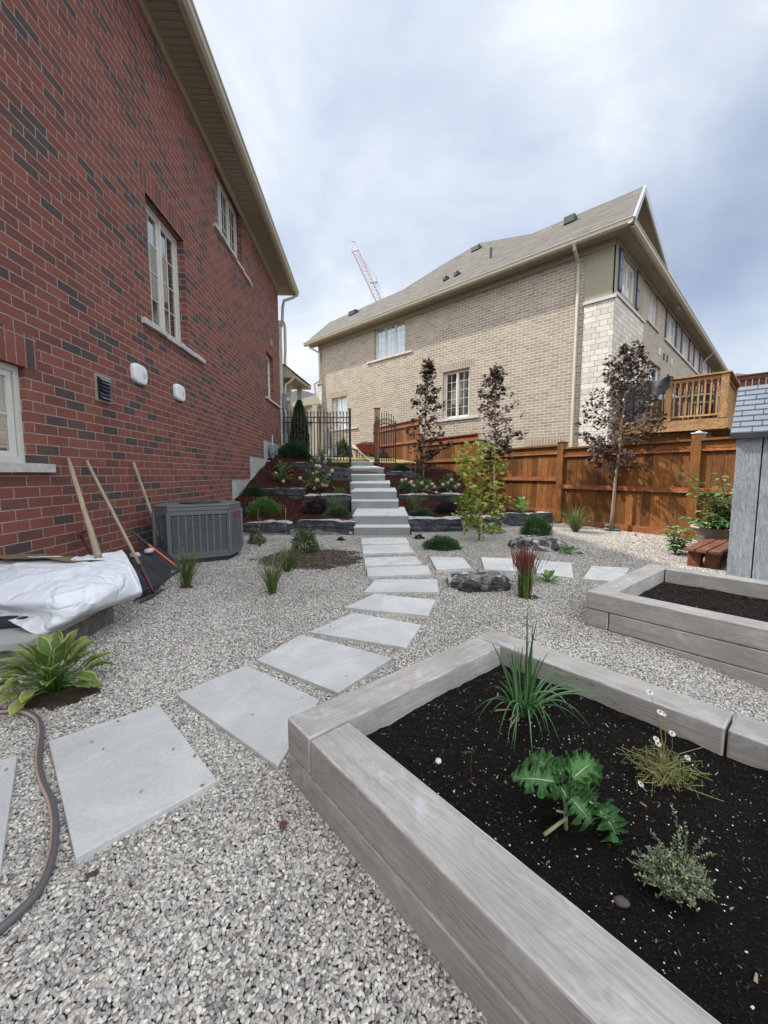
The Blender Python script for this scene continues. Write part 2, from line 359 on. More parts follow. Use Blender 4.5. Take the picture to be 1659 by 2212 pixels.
m_kale=M_leaf('kale_leaf',[(0,(.05,.135,.04)),(1,(.09,.22,.065))],trans=.3,rough=.45)
m_thy=M_leaf('thyme_leaf',[(0,(.16,.23,.15)),(.6,(.27,.34,.20)),(.85,(.38,.43,.22)),(1,(.6,.58,.26))],trans=.25)
m_stemc=M_leaf('chamomile_stem',[(0,(.16,.20,.06)),(.6,(.28,.28,.10)),(1,(.42,.36,.18))],trans=.2)
m_rasp=M_leaf('raspberry_leaf',[(0,(.06,.13,.04)),(.6,(.13,.24,.08)),(1,(.24,.36,.14))],trans=.3)
m_bark=M_plain('young_bark',(.22,.18,.14),.85,var=.3,scale=25,bmp=.5)
m_barkd=M_plain('dark_twig',(.06,.035,.03),.85,var=.3,scale=25,bmp=.3)
m_tarp=None
def _tarp():
    m,nt,b=newmat('white_geotextile'); v=coord(nt,'World')
    col=ramp(nt,noi(nt,v,2.6,5,.6),[(.3,(.62,.64,.67)),(.7,(.76,.78,.81))])
    st=ramp(nt,noi(nt,v,1.7,4,.6,1.),[(.60,(0,0,0)),(.78,(1,1,1))]); col=mixc(nt,mth(nt,'MULTIPLY',st,.45),col,(.40,.33,.27))
    nt.links.new(col,b.inputs['Base Color']); b.inputs['Roughness'].default_value=.6; dv=N(nt,'ShaderNodeVectorMath',{0:N(nt,'ShaderNodeTexNoise',{'Vector':v,'Scale':4.,'Detail':3.}).outputs[1],'Scale':.35},operation='SCALE').outputs[0]
    vv=N(nt,'ShaderNodeVectorMath',{0:v,1:dv},operation='ADD').outputs[0]
    vo=N(nt,'ShaderNodeTexVoronoi',{'Vector':vv,'Scale':4.5},feature='DISTANCE_TO_EDGE').outputs[0]
    bump(nt,b,mth(nt,'ADD',mth(nt,'MINIMUM',vo,.12),mth(nt,'MULTIPLY',noi(nt,v,5,4,.6,2.),.12)),.5,.12); return m
m_tarp=_tarp()
m_fabric=M_plain('black_fabric',(.022,.025,.032),.75,var=.4,scale=5,bmp=.5)
m_card=M_plain('cardboard',(.19,.13,.08),.9,var=.2,bmp=.1)
m_handle=M_wood('tool_handle',[(.24,.18,.12),(.36,.29,.20),(.44,.37,.27)],rough=.7,var=.3)
m_rust=M_plain('rust_red_paint',(.09,.025,.02),.6,var=.4,scale=15)
m_orange=M_plain('orange_paint',(.75,.12,.04),.5,var=.1)
m_yellow=M_plain('yellow_paint',(.65,.40,.03),.5,var=.1)
m_redp=M_plain('red_barrow_paint',(.22,.035,.025),.5,var=.2)
m_lum=M_wood('new_lumber',[(.42,.34,.24),(.55,.46,.34),(.65,.56,.42)],rough=.7)
m_pot=M_plain('taupe_pot',(.36,.30,.26),.6,var=.06)
m_acg=M_plain('ac_grey_paint',(.115,.123,.128),.5,var=.06,bmp=.02)
m_acd=M_plain('ac_shadow',(.03,.031,.034),.6,var=.1,bmp=0)
m_fabric2=M_plain('grill_cover',(.028,.03,.032),.7,var=.3,scale=4,bmp=.3)
m_cush=M_plain('aqua_cushion',(.30,.45,.47),.7,var=.1)
m_crane=M_plain('hazed_crane_paint',(.60,.54,.57),.7,var=.1,bmp=0)  # distance haze mixed into the boom colour
m_craneb=M_plain('hazed_crane_steel',(.42,.48,.58),.7,var=.1,bmp=0)  # cooler steel tone, lightened in colour for the haze too
def _hose():
    m,nt,b=newmat('garden_hose'); uv=nt.nodes.new('ShaderNodeUVMap').outputs[0]; s=N(nt,'ShaderNodeSeparateXYZ',{0:uv}).outputs[1]
    col=ramp(nt,s,[(0,(.10,.095,.10)),(.06,(.10,.095,.10)),(.07,(.50,.24,.17)),(.115,(.44,.38,.34)),(.22,(.44,.38,.34)),(.265,(.50,.24,.17)),(.29,(.10,.095,.10))],'CONSTANT')
    nt.links.new(col,b.inputs['Base Color']); b.inputs['Roughness'].default_value=.45; return m
m_hose=_hose()
def wall(mb,fr,u0,u1,z0,z1,ops,depth=.1,mi=0,v=0):
    us=sorted({u0,u1}|{min(max(a,u0),u1) for o in ops for a in o[:2]}); zs=sorted({z0,z1}|{min(max(a,z0),z1) for o in ops for a in o[2:4]})
    for a,b in zip(us,us[1:]):
        for c,d in zip(zs,zs[1:]):
            if any(o[0]<=(a+b)/2<=o[1] and o[2]<=(c+d)/2<=o[3] for o in ops): continue
            mb.face([fr(a,v,c),fr(b,v,c),fr(b,v,d),fr(a,v,d)],[(a,c),(b,c),(b,d),(a,d)],mi)
    for o in ops:
        a,b,c,d=o[:4]
        if len(o)>4: continue
        D=v-depth
        mb.face([fr(a,D,c),fr(a,v,c),fr(a,v,d),fr(a,D,d)],[(a-depth,c),(a,c),(a,d),(a-depth,d)],mi)
        mb.face([fr(b,v,c),fr(b,D,c),fr(b,D,d),fr(b,v,d)],[(b,c),(b+depth,c),(b+depth,d),(b,d)],mi)
        mb.face([fr(a,D,d),fr(a,v,d),fr(b,v,d),fr(b,D,d)],[(a,d+depth),(a,d),(b,d),(b,d+depth)],mi)
        mb.face([fr(a,D,c),fr(b,D,c),fr(b,v,c),fr(a,v,c)],[(a,c-depth),(b,c-depth),(b,c),(a,c)],mi)
def window(root,fr,u0,u1,z0,z1,lights=2,gl_=None,grid=(2,3),sill=None,mf=None,depth=.1,label=None,shut=None):
    mf=mf or m_frame; mb=MB(); t=.045; D=-depth
    mb.box(fr,u0,u1,D-.06,D,z0,z0+t); mb.box(fr,u0,u1,D-.06,D,z1-t,z1)
    mb.box(fr,u0,u0+t,D-.06,D-.001,z0+t,z1-t); mb.box(fr,u1-t,u1,D-.06,D-.001,z0+t,z1-t)
    w=(u1-u0-2*t)/lights; panes=MB(); s=.045
    for i in range(lights):
        a=u0+t+i*w; b=a+w
        if i: mb.box(fr,a-.018,a+.018,D-.05,D+.012,z0+t,z1-t)
        a2=a+.012;b2=b-.012; c=z0+t+.002; d=z1-t-.002
        mb.box(fr,a2,b2,D-.045,D-.012,c,c+s); mb.box(fr,a2,b2,D-.045,D-.012,d-s,d)
        mb.box(fr,a2,a2+s,D-.045,D-.013,c+s,d-s); mb.box(fr,b2-s,b2,D-.045,D-.013,c+s,d-s)
        A=a2+s;B=b2-s;Cc=c+s;Dd=d-s
        panes.face([fr(A,D-.03,Cc),fr(B,D-.03,Cc),fr(B,D-.03,Dd),fr(A,D-.03,Dd)],[(A,Cc),(B,Cc),(B,Dd),(A,Dd)])
        for k in range(1,grid[0]):
            x=A+(B-A)*k/grid[0]; mb.box(fr,x-.006,x+.006,D-.029,D-.022,Cc,Dd)
        for k in range(1,grid[1]):
            z=Cc+(Dd-Cc)*k/grid[1]; mb.box(fr,A,B,D-.0285,D-.0215,z-.006,z+.006)
    # dark reveal backing
    wo=mb.build('window',mf,root)
    panes.build('pane',gl_ or m_glass,wo)
    if sill:
        sb=MB(); ua,ub,h=sill
        n=14; rr=random.Random(int(ua*100))
        for i in range(n):
            a=ua+(ub-ua)*i/n; b=ua+(ub-ua)*(i+1)/n
            sb.box(fr,a,b,-depth+.001,.05+rr.uniform(-.008,.01),z0-h+rr.uniform(0,.006),z0+rr.uniform(-.003,.001))
        sb.build('sill',m_sill,wo)
    if label: wo['label']=label
    return wo
# ================================================================ RED BRICK HOUSE
RH=Fr((-2.85,3.2,0),(-.046,1.0))
RZ=6.78
red=thing('brick_house','red brick house with dark flecked bricks along the left side of the gravel yard','house',tuple(RH(2,0,0)))
W1=(-1.4,.075,1.14,1.9); W2=(2.08,3.13,2.95,4.52); W3=(4.6,6.12,5.54,6.72); W4=(8.09,8.92,3.17,4.42)
cuts=[(4.93,6.24,-1,.957,1),(6.24,7.58,-1,1.49,1),(7.58,9.82,-1,1.98,1)]
mb=MB(); wall(mb,RH,-9,9.82,-.2,RZ,[W1,W2,W3,W4]+cuts)
far=Fr(RH(9.82,0,0),(-1,-.046)); 
mb.face([RH(9.82,0,-.2),RH(9.82,-9,-.2),RH(9.82,-9,RZ),RH(9.82,0,RZ)],[(9.82,0),(18,0),(18,RZ),(9.82,RZ)])
mb.face([RH(-9,0,-.2),RH(-9,-9,-.2),RH(-9,-9,RZ),RH(-9,0,RZ)],[(0,0),(9,0),(9,RZ),(0,RZ)])
mb.face([RH(-9,-9,-.2),RH(9.82,-9,-.2),RH(9.82,-9,RZ),RH(-9,-9,RZ)],[(0,0),(19,0),(19,RZ),(0,RZ)])
mb.build('wall',m_red,red)
mb=MB(); fr=RH
for a,b,z in ((4.93,6.24,.957),(6.24,7.58,1.49),(7.58,9.81,1.98)): mb.box(fr,a,b,-.3,-.012,-.3,z)
mb.build('foundation',m_conc,red)
for (a,b,c,d) in (W1,W2,W4):
    mb=MB(); mb.box(RH,a-.13,b+.13,-.02,.003,d,d+.267); mb.build('lintel',m_redsold,red)
window(red,RH,*W1,depth=.055,lights=2,gl_=m_glassb,grid=(2,2),sill=(-1.6,.24,.075))
window(red,RH,*W2,lights=2,gl_=m_glass,grid=(2,4),sill=(1.84,3.68,.07))
window(red,RH,*W3,lights=3,gl_=m_glass,grid=(2,3),sill=(4.42,6.75,.06))
window(red,RH,*W4,lights=1,gl_=m_glass,grid=(2,3),sill=(7.9,9.7,.06))
# eaves
mb=MB(); mb.box(RH,-9.4,10.3,0,.42,RZ+.03,RZ+.05)
for i in range(196): mb.box(RH,-9.35+i*.1,-9.35+i*.1+.012,.06,.40,RZ+.022,RZ+.0305)
mb.build('soffit',m_soff,red)
mb=MB(); mb.box(RH,-9,9.84,.0,.035,RZ-.13,RZ+.0295); mb.build('frieze_board',m_soff,red)
mb=MB(); mb.box(RH,-9.45,10.35,.42,.44,RZ+.0,RZ+.17); mb.build('fascia',m_soff,red)
mb=MB()
prof=[(.44,.02),(.50,.015),(.545,.05),(.555,.12),(.575,.14),(.575,.155),(.44,.155)]
for (a,b),(c,d) in zip(prof,prof[1:]):
    mb.face([RH(-9.5,a,RZ+b),RH(10.4,a,RZ+b),RH(10.4,c,RZ+d),RH(-9.5,c,RZ+d)],[(0,0)]*4)
for uu in (-9.5,10.4): mb.face([RH(uu,a,RZ+b) for a,b in prof])
mb.build('gutter',m_trim,red,smooth=False)
mb=MB()
e0,e1,e2=RH(-9.45,.5,RZ+.17),RH(10.35,.5,RZ+.17),None
mb.face([RH(-9.45,.5,RZ+.17),RH(10.35,.5,RZ+.17),RH(6.5,-4.5,RZ+2.4),RH(-5.5,-4.5,RZ+2.4)],[(0,0),(19.8,0),(16,5.5),(4,5.5)])
mb.face([RH(10.35,.5,RZ+.17),RH(10.35,-9.5,RZ+.17),RH(6.5,-4.5,RZ+2.4)],[(0,0),(10,0),(5,5)])
mb.face([RH(-9.45,.5,RZ+.17),RH(-9.45,-9.5,RZ+.17),RH(-5.5,-4.5,RZ+2.4)],[(0,0),(10,0),(5,5)])
mb.face([RH(-9.45,-9.5,RZ+.17),RH(10.35,-9.5,RZ+.17),RH(6.5,-4.5,RZ+2.4),RH(-5.5,-4.5,RZ+2.4)],[(0,0),(19.8,0),(16,5.5),(4,5.5)])
mb.build('roof',m_shing,red)
mb=MB(); mb.box(RH,9.9,10.35,-9,.40,RZ+.031,RZ+.049); mb.build('soffit',m_soff,red)
# downspout at the far corner
mb=MB(); mb.tube([RH(10.25,.5,RZ+.02),RH(10.22,.42,RZ-.08),RH(9.98,.16,RZ-.28),RH(9.95,.12,RZ-.5),RH(9.95,.10,5.9),RH(9.97,.15,5.8),RH(9.97,.17,5.7),RH(9.97,.17,5.0),RH(9.97,.15,4.7),RH(9.97,.15,4.55)],.045,8)
mb.build('downspout',m_trim,red)
# pale stone front bay and porch roof beyond the corner
mb=MB(); mb.box(RH,9.83,10.1,-3,.05,1.5,5.75); mb.build('stone_pier',m_stone,red)
mb=MB(); mb.box(RH,9.83,10.12,-3,.08,5.75,5.85); mb.build('stone_cap',m_sill,red)
mb=MB()
A=[(10.15,-.5,4.62),(10.15,.12,4.55),(10.15,.42,4.28),(10.15,.42,4.18),(10.15,-.5,4.18)]
B=[(12.0,q[1]+.28 if k in(2,3) else q[1]-.1,q[2]-.05 if k<2 else q[2]) for k,q in enumerate(A)]
for k in range(5):
    k2=(k+1)%5; mb.face([RH(*A[k]),RH(*A[k2]),RH(*B[k2]),RH(*B[k])])
mb.face([RH(*q) for q in A]); mb.face([RH(*q) for q in B]); mb.build('porch_roof',m_soff,red)
mb=MB(); mb.face([RH(10.14,-.5,4.66),RH(10.14,.12,4.60),RH(10.14,.44,4.31),RH(12.05,.74,4.31),RH(12.05,.05,4.6),RH(12.05,-.5,4.66)]); mb.build('porch_shingles',m_shing,red)
mb=MB(); mb.tube([RH(10.16,.40,4.22),RH(10.16,.30,4.08),RH(10.16,.12,3.95),RH(10.16,.10,3.8),RH(10.16,.10,1.7)],.042,6); mb.build('downspout',m_trim,red)
mb=MB(); mb.box(RH,10.6,10.8,.05,.2,1.5,4.18); mb.box(RH,11.6,11.8,.25,.4,1.5,4.18); mb.build('porch_column',m_trim,red)
mb=MB(); mb.box(RH,10.1,12,-.35,-.25,1.5,4.2); mb.build('porch_wall',m_stucco,red)
# meters
fe=Fr(RH(9.82,0,0),(1,0.046))
em=MB(); em.box(RH,9.84,10.06,.052,.20,3.15,3.62); e=em.build('electric_meter',m_grey,red,bevel=.01)
em=MB(); em.tube([RH(9.95,.20,3.42),RH(9.95,.30,3.42)],.085,14); em.build('meter_dome',m_pipe,e)
em=MB(); em.tube([RH(9.88,.12,3.15),RH(9.88,.12,1.95)],.035,8); em.tube([RH(10.0,.12,3.15),RH(10.0,.12,2.95),RH(9.95,.16,2.8)],.03,8); em.build('conduit',m_pipe,red)
em=MB(); em.box(RH,9.92,10.12,.06,.18,2.45,2.8); em.build('junction_box',m_grey,red,bevel=.008)
g=RH.inv(atY(583,960,11.0)); gu=8.15
em=MB(); em.tube([RH(gu,.10,1.15),RH(gu,.10,2.15)],.022,8); em.tube([RH(gu,.10,1.9),RH(gu+.25,.12,1.9)],.02,8)
gm_=em.build('gas_pipe',m_pipe,red)
em=MB(); em.tube([RH(gu,.10,1.15),RH(gu,.10,1.4)],.028,8); em.build('yellow_sleeve',m_yellow,gm_)
em=MB(); em.box(RH,gu-.17,gu-.02,.06,.19,1.62,1.86); em.box(RH,gu+.03,gu+.2,.06,.21,1.6,1.84); em.tube([RH(gu-.1,.19,1.74),RH(gu-.1,.22,1.74)],.06,12); em.build('gas_meter',m_grey,red,bevel=.02)
em=MB(); em.box(RH,gu-.3,gu+.02,-.01,.1,1.38,1.43); em.build('meter_bracket',m_pipe,red)
# louvre vent, two oval vent caps, small vent
mb=MB(); mb.box(RH,.90,1.15,0,.012,1.79,2.06); lv=mb.build('wall_vent',m_soff,red)
mb=MB(); mb.box(RH,.925,1.125,.0125,.02,1.81,2.035); mb.build('vent_backing',m_dark,lv)
mb=MB()
for k in range(6):
    z=2.005-k*.036; o=.05 if k in(1,2,3) else .03
    mb.face([RH(.935,.021,z+.025),RH(1.115,.021,z+.025),RH(1.115,.021+o,z-.004),RH(.935,.021+o,z-.004)]);mb.face([RH(.935,.021,z+.022),RH(1.115,.021,z+.022),RH(1.115,.021+o,z-.008),RH(.935,.021+o,z-.008)])
mb.build('vent_louvre',m_shutp,lv)
for k,(cu,cz) in enumerate(((1.69,2.235),(2.72,2.225))):
    mb=MB(); n=28; rings=[(1,0),(1,.03),(.93,.045),(.75,.05)]
    P=[]
    for sc,v in rings:
        rg=[]
        for i in range(n):
            a=2*math.pi*i/n; ca,sa=math.cos(a),math.sin(a)
            x=abs(ca)**.6*(1 if ca>0 else -1)*.145*sc; z=abs(sa)**.6*(1 if sa>0 else -1)*.115*sc
            rg.append(RH(cu+x,v,cz+z))
        P.append(rg)
    for r0,r1 in zip(P,P[1:]):
        for i in range(n): mb.face([r0[i],r0[(i+1)%n],r1[(i+1)%n],r1[i]])
    mb.face(P[-1]); vc=mb.build('vent_cap',m_white,red,smooth=False)
    mb=MB()
    for i in range(3): mb.box(RH,cu+.03+i*.02,cu+.04+i*.02,.0505,.053,cz-.04,cz+.035)
    mb.build('vent_slot',m_sill,vc)
mb=MB(); mb.box(RH,8.6,8.85,0,.02,4.72,4.9); mb.box(RH,8.64,8.81,.0205,.03,4.75,4.87,0); mb.build('small_vent',m_soff,red)
# ================================================================ TAN BRICK HOUSE
_d=Vector((.722,-.692)).normalized(); _c=Vector((6.15,11.27))
TS=Fr((_c.x,_c.y,0),(.722,-.692))   # side wall: u negative runs away to the left; v outward (towards the camera)
# outward normal of Fr is (d.y,-d.x)=(-.692,-.722)
TE=Fr((_c.x,_c.y,0),(.712,.702)); TE.n=Vector((.702,-.712,0)) # end wall
tan=thing('tan_brick_house','large tan brick house with grey shingle roof behind the wooden fence','house',(_c.x,_c.y,0))
L=12.9; TZ=7.36
# side wall coordinates measured as s from q0 -> u = -(s+.76)
def su(s): return -(s+.76)
w_up=(su(8.33),su(6.62),5.88,7.2); w_lo=(su(11.22),su(10.14),3.2,4.66); w_md=(su(4.76),su(3.64),3.08,4.77); w_ba=(su(1.35),su(.5),1.0,1.95)
mb=MB(); wall(mb,TS,-L,su(-.07),-.5,TZ,[w_up,w_lo,w_md,w_ba])
mb.face([TS(-L,0,-.5),TS(-L,-10,-.5),TS(-L,-10,TZ),TS(-L,0,TZ)],[(0,0),(10,0),(10,TZ),(0,TZ)])
mb.build('wall',m_tan,tan)
for (a,b,c,d) in (w_lo,w_md,w_ba):
    mb=MB(); mb.box(TS,a-.2,b+.2,-.02,.003,d,d+.25); mb.build('lintel',m_tans,tan)
window(tan,TS,*w_up,lights=3,gl_=m_glassc,grid=(2,4),sill=(su(8.75),su(6.24),.08))
window(tan,TS,*w_lo,lights=2,gl_=m_glassc,grid=(2,4),sill=(su(11.5),su(9.4),.08))
window(tan,TS,*w_md,lights=2,gl_=m_glass,grid=(2,5),sill=(su(5.1),su(3.24),.08))
mb=MB(); mb.box(TS,su(11.9),su(11.75),0,.03,4.9,5.2); mb.build('small_vent',m_soff,tan)
# end wall
e1=(3.7,4.92,6.15,7.25)
EWL=24
sh=[(.62,1.95,6.12,7.12),(3.75,4.85,6.16,7.26)]
grp=[(6.5,7.95),(9.5,10.9),(12.6,13.9),(15.6,16.9),(18.6,19.9),(21.6,22.9)]
ops=[sh[1]]+[(a,b,6.18,7.24) for a,b in grp]+[(4.2,5.9,2.6,5.0),(7.0,8.5,3.2,5.0)]
mb=MB(); wall(mb,TE,2.85,EWL,-.5,TZ,ops); 
mb.face([TE(EWL,0,-.5),TE(EWL,-10,-.5),TE(EWL,-10,TZ),TE(EWL,0,TZ)],[(0,0),(10,0),(10,TZ),(0,TZ)])
mb.face([TE(EWL,-10,-.5),TS(-L,-10,-.5),TS(-L,-10,TZ),TE(EWL,-10,TZ)])
mb.build('end_wall',m_tan,tan)
# corner bay: stone below, stucco above
mb=MB(); wall(mb,TS,su(-.07)+.0,.06,-.5,5.76,[],v=.06); wall(mb,TE,-.05,2.95,-.5,5.85,[(1.1,1.9,3.0,4.86)],v=.06)
mb.face([TS(su(-.07),0,-.5),TS(su(-.07),.06,-.5),TS(su(-.07),.06,5.76),TS(su(-.07),0,5.76)])
mb.face([TE(2.95,0,-.5),TE(2.95,.06,-.5),TE(2.95,.06,5.85),TE(2.95,0,5.85)])
mb.build('stone_cladding',m_stone,tan)
window(tan,TE,1.1,1.9,3.0,4.86,lights=1,grid=(2,4))
mb=MB(); mb.box(TS,su(-.07)-.02,.10,-.02,.10,5.76,5.84); mb.box(TE,.05,2.98,-.02,.10,5.86,5.94); mb.build('stone_band',m_sill,tan)
mb=MB(); wall(mb,TS,su(-.04),0,5.84,TZ,[],v=.03); wall(mb,TE,0,2.85,5.94,TZ,[sh[0]],v=.03)
mb.face([TE(2.85,0,5.9),TE(2.85,.03,5.9),TE(2.85,.03,TZ),TE(2.85,0,TZ)])
mb.build('stucco_panel',m_stucco,tan)
window(tan,TE,*sh[0],depth=.02,lights=2,gl_=m_glassc,grid=(2,3)); window(tan,TE,*sh[1],depth=.04,lights=2,gl_=m_glassc,grid=(2,3),sill=(3.5,5.2,.07))  # pale pane colour stands in for the bright sky reflection
for a,b in grp: window(tan,TE,a,b,6.18,7.24,depth=.02,lights=2,gl_=m_glassc,grid=(2,3))
mb=MB(); mb.box(TE,6.1,14.2,.0,.06,6.08,6.16); mb.box(TE,15.1,23.5,.0,.06,6.08,6.16); mb.build('sill_band',m_sill,tan)
mb=MB()
for a,b in ((6.05,14.3),(15.0,23.6)):
    for x0,x1 in ((a,b),):
        z0,z1=7.24,TZ; mb.box(TE,x0,x1,.0,.02,z0,z1)
mb.build('stucco_panel',m_stucco,tan)
for a,b,z0,z1 in [(.62,1.95,6.08,7.14)]+[(a,b,6.17,7.23) for a,b in grp]:
    for q0,q1 in ((a-.36,a-.06),(b+.06,b+.36)):
        v=.031 if a<1 else 0
        mb=MB(); mb.box(TE,q0,q1,v,v+.035,z0,z1); s_=mb.build('shutter',m_navy,tan)
        mb=MB(); zm=(z0+z1)/2; mb.box(TE,q0+.05,q1-.05,v+.0355,v+.042,z0+.05,zm-.03); mb.box(TE,q0+.05,q1-.05,v+.0355,v+.042,zm+.03,z1-.05); mb.build('shutter_panel',m_shutp,s_)
window(tan,TE,4.2,5.9,2.6,5.0,lights=2,grid=(1,1),mf=m_white)
window(tan,TE,7.0,8.5,3.2,5.0,lights=2,grid=(1,1),mf=m_white)
for k,(a,z) in enumerate(((5.47,5.54),(6.24,5.52),(6.8,5.56),(7.57,5.58))):
    mb=MB(); mb.box(TE,a-.08,a+.08,0,.03,z-.14,z+.1); mb.build('small_vent',m_frame if k in(0,3) else m_dark,tan)
lp=MB(); lp.tube([TE(4.05,.02,4.8),TE(4.05,.12,4.8),TE(4.05,.16,4.75)],.02,6); lp.box(TE,3.98,4.12,0,.02,4.7,4.9); lo=lp.build('wall_lamp',m_blk,tan)
lp=MB(); lp.tube([TE(4.05,.16,4.74),TE(4.05,.16,4.68)],[.03,.09],6); lp.tube([TE(4.05,.16,4.43),TE(4.05,.16,4.36)],[.06,.02],6)
for k in range(6):
    a=k*math.pi/3; lp.tube([TE(4.05+.085*math.cos(a),.16+.085*math.sin(a),4.68),TE(4.05+.06*math.cos(a),.16+.06*math.sin(a),4.43)],.006,4)
lp.build('lantern',m_blk,lo)
# soffits, gutters
mb=MB(); mb.box(TS,-L-.5,.0,-.02,.42,TZ-.06,TZ-.04); mb.box(TE,-.45,EWL+.5,-.02,.42,TZ-.061,TZ-.041)
for i in range(235): mb.box(TE,-.3+i*.1,-.288+i*.1,.04,.40,TZ-.068,TZ-.0605)
mb.build('soffit',m_soff,tan)
mb=MB(); mb.box(TS,-L,.03,.03,.055,TZ-.24,TZ-.0605); mb.box(TE,.03,EWL,.035,.06,TZ-.16,TZ-.0615); mb.build('frieze_board',m_soff,tan)
mb=MB()
for frm,u0,u1 in ((TS,-L-.55,.52),(TE,-.52,EWL+.55)):
    pr=[(.42,-.09),(.48,-.09),(.53,-.05),(.54,.02),(.56,.04),(.56,.055),(.42,.055)]
    for (a,b),(c,d) in zip(pr,pr[1:]): mb.face([frm(u0,a,TZ+b),frm(u1,a,TZ+b),frm(u1,c,TZ+d),frm(u0,c,TZ+d)])
    mb.face([frm(u0,a,TZ+b) for a,b in pr]); mb.face([frm(u1,a,TZ+b) for a,b in pr])
mb.build('gutter',m_trim,tan)
# roof : side slope with gable end at the right, ridge parallel to the side
def TSp(u,back,z): return TS(u,-back,z)
ze=TZ+.05; k=.72
rb=3.0; ue=.50
pk=pln(1391.5,402,TS(0,-rb,0)[:2],TS.n[:2]); pkz=pk.z; pku=TS.inv(pk)[0]
mb=MB(); 
Z=lambda b: ze+(pkz-ze)*(b+.5)/(rb+.5)
# ridge outline points on side slope plane (u, back)
def onroof(px,py):
    o=TS(0,.5,ze); tdir=TS.d; up=(TS(0,-rb,pkz)-TS(0,.5,ze)); n=tdir.cross(up).normalized()
    d=ray(px,py); t=(n.dot(o-CAM))/n.dot(d); q=TS.inv(CAM+d*t); return (q[0],-q[1],q[2])
ol=[onroof(*p) for p in ((712,696),(833,642),(870,626),(950,575),(1035,525),(1090,515),(1148,505),(1194.5,486))]
pts=[TS(-L-.5,.5,ze)]+[TS(u,-b,z) for u,b,z in ol]+[TS(pku,-rb,pkz),TS(ue,.5,ze)]
inv=[TS.inv(p) for p in pts]
mb.face(pts,[(q[0],-q[1]*1.25) for q in inv]); 
# far slopes
mb.face([TS(-L-.5,.5,ze),TS(*(ol[0][0],-ol[0][1],ol[0][2])),TS(-L-.5,-8,ze)],[(0,0),(2,2),(8,0)])
rid=[TS(u,-b,z) for u,b,z in ol]+[TS(pku,-rb,pkz)]
for a,b in zip(rid,rid[1:]):
    mb.face([a,b,b-TS.n*4+Vector((0,0,-2.4)),a-TS.n*4+Vector((0,0,-2.4))],[(0,0),(1,0),(1,4),(0,4)])
rf=mb.build('roof',m_shing,tan)
# gable over the end wall: rake boards and recess
bz=TS(ue,.5,ze); apex=TS(pku,-rb,pkz); rb2=TS(ue,-rb*2-.5,ze)
mb=MB()
def board(a,b,w,t,dz):
    n=TE.n; mb.face([a,b,b+Vector((0,0,-dz)),a+Vector((0,0,-dz))]); mb.face([a+n*t,b+n*t,b+n*t+Vector((0,0,-dz)),a+n*t+Vector((0,0,-dz))]); mb.face([a,b,b+n*t,a+n*t]); mb.face([a-Vector((0,0,dz)),b-Vector((0,0,dz)),b+n*t-Vector((0,0,dz)),a+n*t-Vector((0,0,dz))])
board(bz,apex,.1,.05,.24); board(apex,rb2,.1,.05,.24); mb.build('rake_board',M_plain('rake_paint',(.42,.44,.47),.5,var=.03,bmp=0),rf)
mb=MB(); mb.face([bz-TE.n*.5,apex-TE.n*.5,rb2-TE.n*.5]); mb.face([bz-Vector((0,0,.03)),apex-Vector((0,0,.03)),apex-TE.n*.55-Vector((0,0,.03)),bz-TE.n*.55-Vector((0,0,.03))]); mb.face([apex-Vector((0,0,.03)),rb2-Vector((0,0,.03)),rb2-TE.n*.55-Vector((0,0,.03)),apex-TE.n*.55-Vector((0,0,.03))]); mb.build('gable_soffit',m_soff,rf)
# back slope right side + main roof over end wing
mb=MB(); mb.face([apex,rb2,rb2-TS.d*8,apex-TS.d*8],[(0,0),(0,4),(8,4),(8,0)])
a=TE(5.5,.52,ze); b_=TE(EWL+.5,.52,ze); mb.face([a,b_,b_-TE.n*4+Vector((0,0,1.2)),a-TE.n*4+Vector((0,0,1.2))],[(0,0),(18,0),(18,4),(0,4)])
mb.build('wing_roof',m_shing,tan)
# roof vents and stack
def on(px,py): u,b,z=onroof(px,py); return u,b,z
for px,py,w,h in ((1233,480,.36,.16),(1030,540,.42,.14),(765,678,.5,.14),(965,604,.16,.10),(989,594,.16,.10)):
    u,b,z=on(px,py); mb=MB(); mb.box(TS,u-w/2,u+w/2,-b-.12,-b+.18,z-.1,z+h); mb.build('roof_vent',m_dark,rf,bevel=.03)
u,b,z=on(1060,558); mb=MB(); mb.tube([TS(u,-b,z-.1),TS(u,-b,z+.36)],.045,8); mb.build('vent_stack',m_dark,rf)
# downspouts
mb=MB(); s0=su(.12); mb.tube([TS(s0,.5,TZ-.05),TS(s0,.44,TZ-.2),TS(s0,.12,TZ-.42),TS(s0,.06,TZ-.6),TS(s0,.06,.2)],.048,4); mb.build('downspout',m_trim,tan)
mb=MB(); mb.tube([TS(-L-.2,.5,TZ-.05),TS(-L-.2,.4,TZ-.2),TS(-L+.15,.10,TZ-.45),TS(-L+.15,.1,5.6),TS(-L-.1,.25,5.45),TS(-L+.0,.2,4.6),TS(-L+.3,.12,4.4)],.05,6); mb.build('downspout',m_trim,tan)
mb=MB(); mb.tube([TE(14.6,.5,TZ-.05),TE(14.6,.4,TZ-.15),TE(14.6,.08,TZ-.5),TE(14.6,.08,2)],.05,6); mb.build('downspout',m_trim,tan)
mb=MB(); mb.box(TS,-L-.12,-L+.22,-.05,.05,1.5,5.45); mb.build('stone_pier',m_stone,tan)
mb=MB(); mb.box(TS,-L-.16,-L+.26,-.06,.09,5.45,5.55); mb.build('stone_cap',m_sill,tan)
mb=MB(); mb.box(TS,-L-.05,-L+.2,-.05,.02,5.55,TZ); mb.build('stucco_panel',m_stucco,tan)
